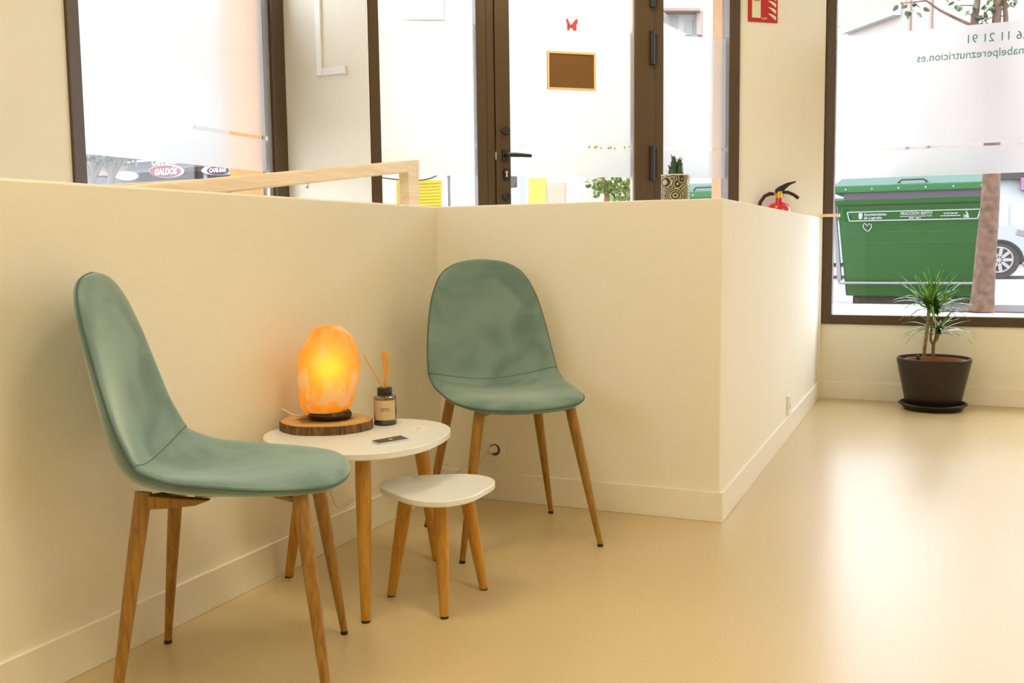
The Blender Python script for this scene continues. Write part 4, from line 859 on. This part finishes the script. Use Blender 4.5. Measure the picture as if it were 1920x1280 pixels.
m = MB(); zt_ = at(790, 339, 1, YB2).z; xs0 = at(745, 360, 1, YB2).x; xs1 = at(828, 360, 1, YB2).x
for k in range(26): m.box((xs0+.02, YB2-.06, zt_-.09-k*.085), (xs1-.02, YB2-.04, zt_-.07-k*.085))
m.build('slats', om('slat_yellow', (255, 200, 0), k=1.4), sh_)
m = MB(); rect_on(m, OY, NY, 992, 334, 1024, 440, .03); m.build('yellow_panel', om('panel_yellow', (255, 232, 90), k=1.6), yb_)
m = MB(); rect_on(m, OY, NY, 750, -10, 834, 38, .05); m.build('window_blind', om('blind_grey', (240, 246, 246), k=1.25), yb_)
m = MB(); m.tube(bez([at(x, y, 1, YB2-.2) for x, y in ((700, 330), (740, 336), (780, 338), (800, 336), (815, 331), (835, 322), (890, 318))], 30), .02, 6); m.build('hanging_cable', om('cable_dark', (70, 80, 100)), yb_)
bb_ = thing('beige_building', 'beige building with grey blinds above the door glass film', 'building', (xm, YB2, zg))
MB().box((xm, YB2+.02, zg), (xr, YB2+6, 12)).build('facade', om('beige_render', (253, 238, 212), k=1.6), bb_)
O3 = Vector((0, YB2+.02, 0)); m = MB(); rect_on(m, O3, NY, 1030, 342, 1060, 440, .04); m.build('shop_panel', om('shop_pink', (248, 222, 190), k=1.4), bb_)
f3 = thing('far_apartment_house', 'pale apartment house with balconies in the background of the door and side light', 'building', (at(1200, 350, 1, 34).x, 34, zg))
x0_, x1_ = at(1075, 350, 1, 34).x, at(1420, 350, 1, 34).x; O4 = Vector((0, 34, 0))
MB().box((x0_, 34, zg), (x1_, 40, 11)).build('facade', om('pale_render', (255, 250, 246), k=1.9), f3)
for q in ((1080, -20, 1108, 28), (1122, -20, 1150, 48), (1285, 38, 1300, 66), (1258, 30, 1270, 66)): m = MB(); rect_on(m, O4, NY, *q, .05); m.build('window', om('win_grey', (240, 244, 246), k=1.5), f3)
for q in ((1250, 22, 1318, 27),): m = MB(); rect_on(m, O4, NY, *q, .6); m.build('balcony_slab', om('balcony_pink', (248, 205, 190), k=1.3), f3)
for q in ((1310, 24, 1318, 68), (1240, 24, 1244, 68)): m = MB(); rect_on(m, O4, NY, *q, .3); m.build('pilaster', om('pilaster_pink', (252, 225, 215), k=1.4), f3)
for q in ((1082, 334, 1110, 352),): m = MB(); rect_on(m, O4, NY, *q, .05); m.build('shop_window', om('shop_teal', (130, 160, 150)), f3)
m = MB(); rect_on(m, O4, NY, 1078, 353, 1300, 420, 1.5); lw = tag(m.build('garden_wall', om('wall_pinkish', (245, 215, 210)), f3, ))
# peach house on the right
da = math.radians(124); dv = Vector((math.cos(da), math.sin(da), 0)); n5 = Vector((dv.y, -dv.x, 0)); n5 = n5 if n5.y < 0 else -n5
c5 = at(1568, 200, 1, 48.0); z5 = at_plane(1568, 22, c5, n5).z
c5e = c5-dv*20
ph = thing('peach_house', 'peach house with white awning band seen above the big window film', 'building', (c5.x, c5.y, zg))
bk = Vector((-n5.x, -n5.y, 0))*6
poly = [(c5.x, c5.y), (c5e.x, c5e.y), (c5e.x+bk.x, c5e.y+bk.y), (c5.x+bk.x, c5.y+bk.y)]
MB().prism(poly, zg, z5).build('facade', om('peach_render', (253, 232, 218), k=1.45), ph)
m = MB()
for a_, b_2, o_2 in (((1590, 50, 1690, 12), 0, 0),):
    P = [at_plane(x, y, c5, n5)+n5*.35 for x, y in ((1590, 50), (1690, 12), (1690, 28), (1590, 64))]; P2 = [p-n5*.34 for p in P]
    m.add(P+P2, [(0, 1, 2, 3), (7, 6, 5, 4), (0, 4, 5, 1), (1, 5, 6, 2), (2, 6, 7, 3), (3, 7, 4, 0)])
m.build('awning_box', om('awning_white', (255, 253, 250), k=2.2), ph)
m = MB(); P = [at_plane(x, y, c5, n5)+n5*.03 for x, y in ((1569, 17), (1700, -32), (1700, 12), (1569, 52))]; P2 = [p-n5*.029 for p in P]
m.add(P+P2, [(0, 1, 2, 3), (7, 6, 5, 4), (0, 4, 5, 1), (1, 5, 6, 2), (2, 6, 7, 3), (3, 7, 4, 0)]); m.build('upper_band', om('band_orange', (250, 215, 190), k=1.3), ph)
m = MB()
for x in (1708, 1748): P = at_plane(x, 20, c5, n5); m.tube([Vector((P.x, P.y, 4))+n5*.05, Vector((P.x, P.y, z5))+n5*.05], .07, 6)
m.build('drain_pipe', om('pipe_pink', (250, 215, 205), k=1.3), ph)
xs = at(1866, 380, 1, 31.0).x; sf = thing('shop_front', 'white shop front with dark top band and pink sign behind the white car', 'shop front', (xs, 31.0, zg))
O6 = Vector((0, 31.0, 0)); m = MB(); rect_on(m, O6, NY, 1800, 336, 2050, 480, .0); m.build('shop_wall', om('shop_white', (244, 248, 247), k=1.5), sf)
m = MB(); rect_on(m, O6, NY, 1800, 322, 2050, 337, .25); m.build('dark_band', om('band_dark', (70, 65, 75)), sf)
m = MB(); rect_on(m, O6, NY, 1913, 334, 1945, 357, .30); sg2 = m.build('pink_sign', om('sign_pink', (240, 165, 215)), sf)
m = MB(); 
for x in (1893, 1925): rect_on(m, O6, NY, x, 385, x+2, 460, .03)
m.build('door_lines', om('line_grey', (236, 240, 240), k=1.4), sf)

# ---- cafe on the far chamfered corner, through window 1
n7 = Vector((.70, -.714, 0)).normalized(); e7 = Vector((.714, .70, 0)).normalized(); c7 = o0+ray(310, 327)/FPX*25
cf = thing('cafe_building', 'café with red oval sign and awning on the far corner, through the left window', 'café', (c7.x, c7.y, zg))
m = MB(); P = [at_plane(x, 300, c7, n7) for x in (60, 520)]; bk7 = -n7*5
m.prism([(P[0].x, P[0].y), (P[1].x, P[1].y), (P[1].x+bk7.x, P[1].y+bk7.y), (P[0].x+bk7.x, P[0].y+bk7.y)], zg, 9.0); m.build('facade', om('cafe_render', (205, 175, 145), .8, var=.15, scale=2), cf)
def R7(name, q, colr, out, par=cf, poly=None):
    m = MB(); pts = poly or [(q[0], q[1]), (q[2], q[1]), (q[2], q[3]), (q[0], q[3])]; P = [at_plane(x, y, c7, n7)+n7*out for x, y in pts]; P2 = [p-n7*(out+.01 if out < .2 else .15) for p in P]; n_ = len(P)
    m.add(P+P2, [tuple(range(n_)), tuple(reversed(range(n_, 2*n_)))]+[(k, k+n_, (k+1) % n_+n_, (k+1) % n_) for k in range(n_)]); return m.build(name, colr, par)
R7('upper_wall', (60, 180, 520, 297), om('cafe_upper', (250, 235, 225)), .04)
R7('dark_fascia', None, om('fascia_brown', (120, 105, 110)), .30, poly=[(240, 306), (378, 301), (378, 313), (241, 326)])
R7('white_fascia_edge', None, om('edge_white', (255, 250, 245), k=1.2), .34, poly=[(239, 304), (300, 300), (378, 299), (378, 302), (300, 303), (240, 308)])
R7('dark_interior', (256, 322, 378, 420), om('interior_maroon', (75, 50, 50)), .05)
R7('awning', None, om('awning_grey', (160, 145, 148)), .9, poly=[(240, 327), (300, 317), (378, 312), (378, 317), (300, 325), (243, 331)])
R7('white_post', (378, 296, 384, 420), om('post_white', (225, 235, 242)), .95)
R7('dark_panel', (384, 308, 426, 420), om('panel_dark', (75, 60, 75)), .15); R7('tan_panel', (384, 303, 426, 312), om('panel_tan', (215, 185, 165)), .2)
R7('low_wall_band', (165, 320, 240, 330), om('band_tan', (225, 195, 160)), .1); R7('base_grey', (165, 333, 240, 420), om('base_grey_paint', (150, 140, 150)), .1)
def oval(name, cx_, cy_, rx, ry, colr, out, par, th=.05):
    m = MB(); N = 40; P = [at_plane(cx_+rx*math.cos(2*math.pi*k/N), cy_+ry*math.sin(2*math.pi*k/N), c7, n7)+n7*out for k in range(N)]; P2 = [p-n7*th for p in P]
    m.add(P+P2, [tuple(range(N)), tuple(reversed(range(N, 2*N)))]+[(k, k+N, (k+1) % N+N, (k+1) % N) for k in range(N)]); return m.build(name, colr, par)
sw = om('sign_white', (255, 255, 255), k=1.2); srd = om('sign_red_paint', (205, 35, 60)); smr = om('sign_maroon', (150, 40, 75))
s1_ = oval('oval_sign', 310, 327.7, 31.5, 11.8, sw, 1.25, cf, .12); oval('red_face', 307.5, 328, 28.5, 10.4, srd, 1.27, s1_, .01)
def T7(s, px0, px1, py, hpx, colr, out, par, shear=.2, bold=.01, py1=None):
    a = at_plane(px0, py, c7, n7)+n7*out; b = at_plane(px1, py if py1 is None else py1, c7, n7)+n7*out; hh = hpx/FPX*25/.72*1.0
    (text_acc(s, hh, a, (b-a), (0, 0, 1), .004, shear, bold, (b-a).length) if 'Ó' in s else text_mb(s, hh, a, (b-a), (0, 0, 1), .004, shear, 'LEFT', bold, (b-a).length)).build('lettering', colr, par)
T7('GALDÓS', 288, 328, 334.8, 10.5, sw, 1.29, s1_, py1=332.6); T7('CAFE GALDOS BAR', 283, 361, 317, 9.5, sw, 1.22, cf, py1=311.5)
s2_ = oval('oval_sign', 404, 325, 31.0, 8.6, sw, 1.0, cf, .1); oval('maroon_face', 403.5, 325, 20, 7.6, smr, 1.02, s2_, .01); T7('CAFÉ-BAR', 387, 418, 328.5, 7.0, sw, 1.04, s2_, py1=327.5)
for label, px, dpt in (('small pruned street tree at the left edge of the left window', 176, 19.0), ('second thin pruned street tree left of the café sign', 211, 20.5)):
    g0 = o0+ray(px, 340)/FPX*dpt; t = thing('pruned_tree', label, 'tree', (g0.x, g0.y, zg)); tz = (o0+ray(px, 305)/FPX*dpt).z
    m = MB(); m.tube([(g0.x, g0.y, zg), (g0.x-.03, g0.y, tz-.35), (g0.x+.02, g0.y, tz)], [.09, .07, .05], 8)
    for s in (-1, 0, 1): m.tube([(g0.x, g0.y, tz-.3), (g0.x+s*.2, g0.y+s*.2, tz+.25), (g0.x+s*.35, g0.y+s*.3, tz+.6)], [.05, .035, .02], 6)
    m.build('trunk', om('trunk_tan', (150, 130, 110)), t, smooth=True)
    m = MB()
    for s in range(5): leaves(m, Vector((g0.x, g0.y, tz+.18))+e7*(s-2)*.20+Vector((0, 0, rnd.uniform(-.05, .1))), .22, 60, .09, rnd)
    m.build('foliage', leaf_mat('dull_leaf', tuple(v/KO for v in lin((150, 165, 120))), tuple(v/KO for v in lin((70, 85, 65))), .3), t)
oval('white_canopy', 239, 336, 21, 8, sw, 1.2, cf, .7)
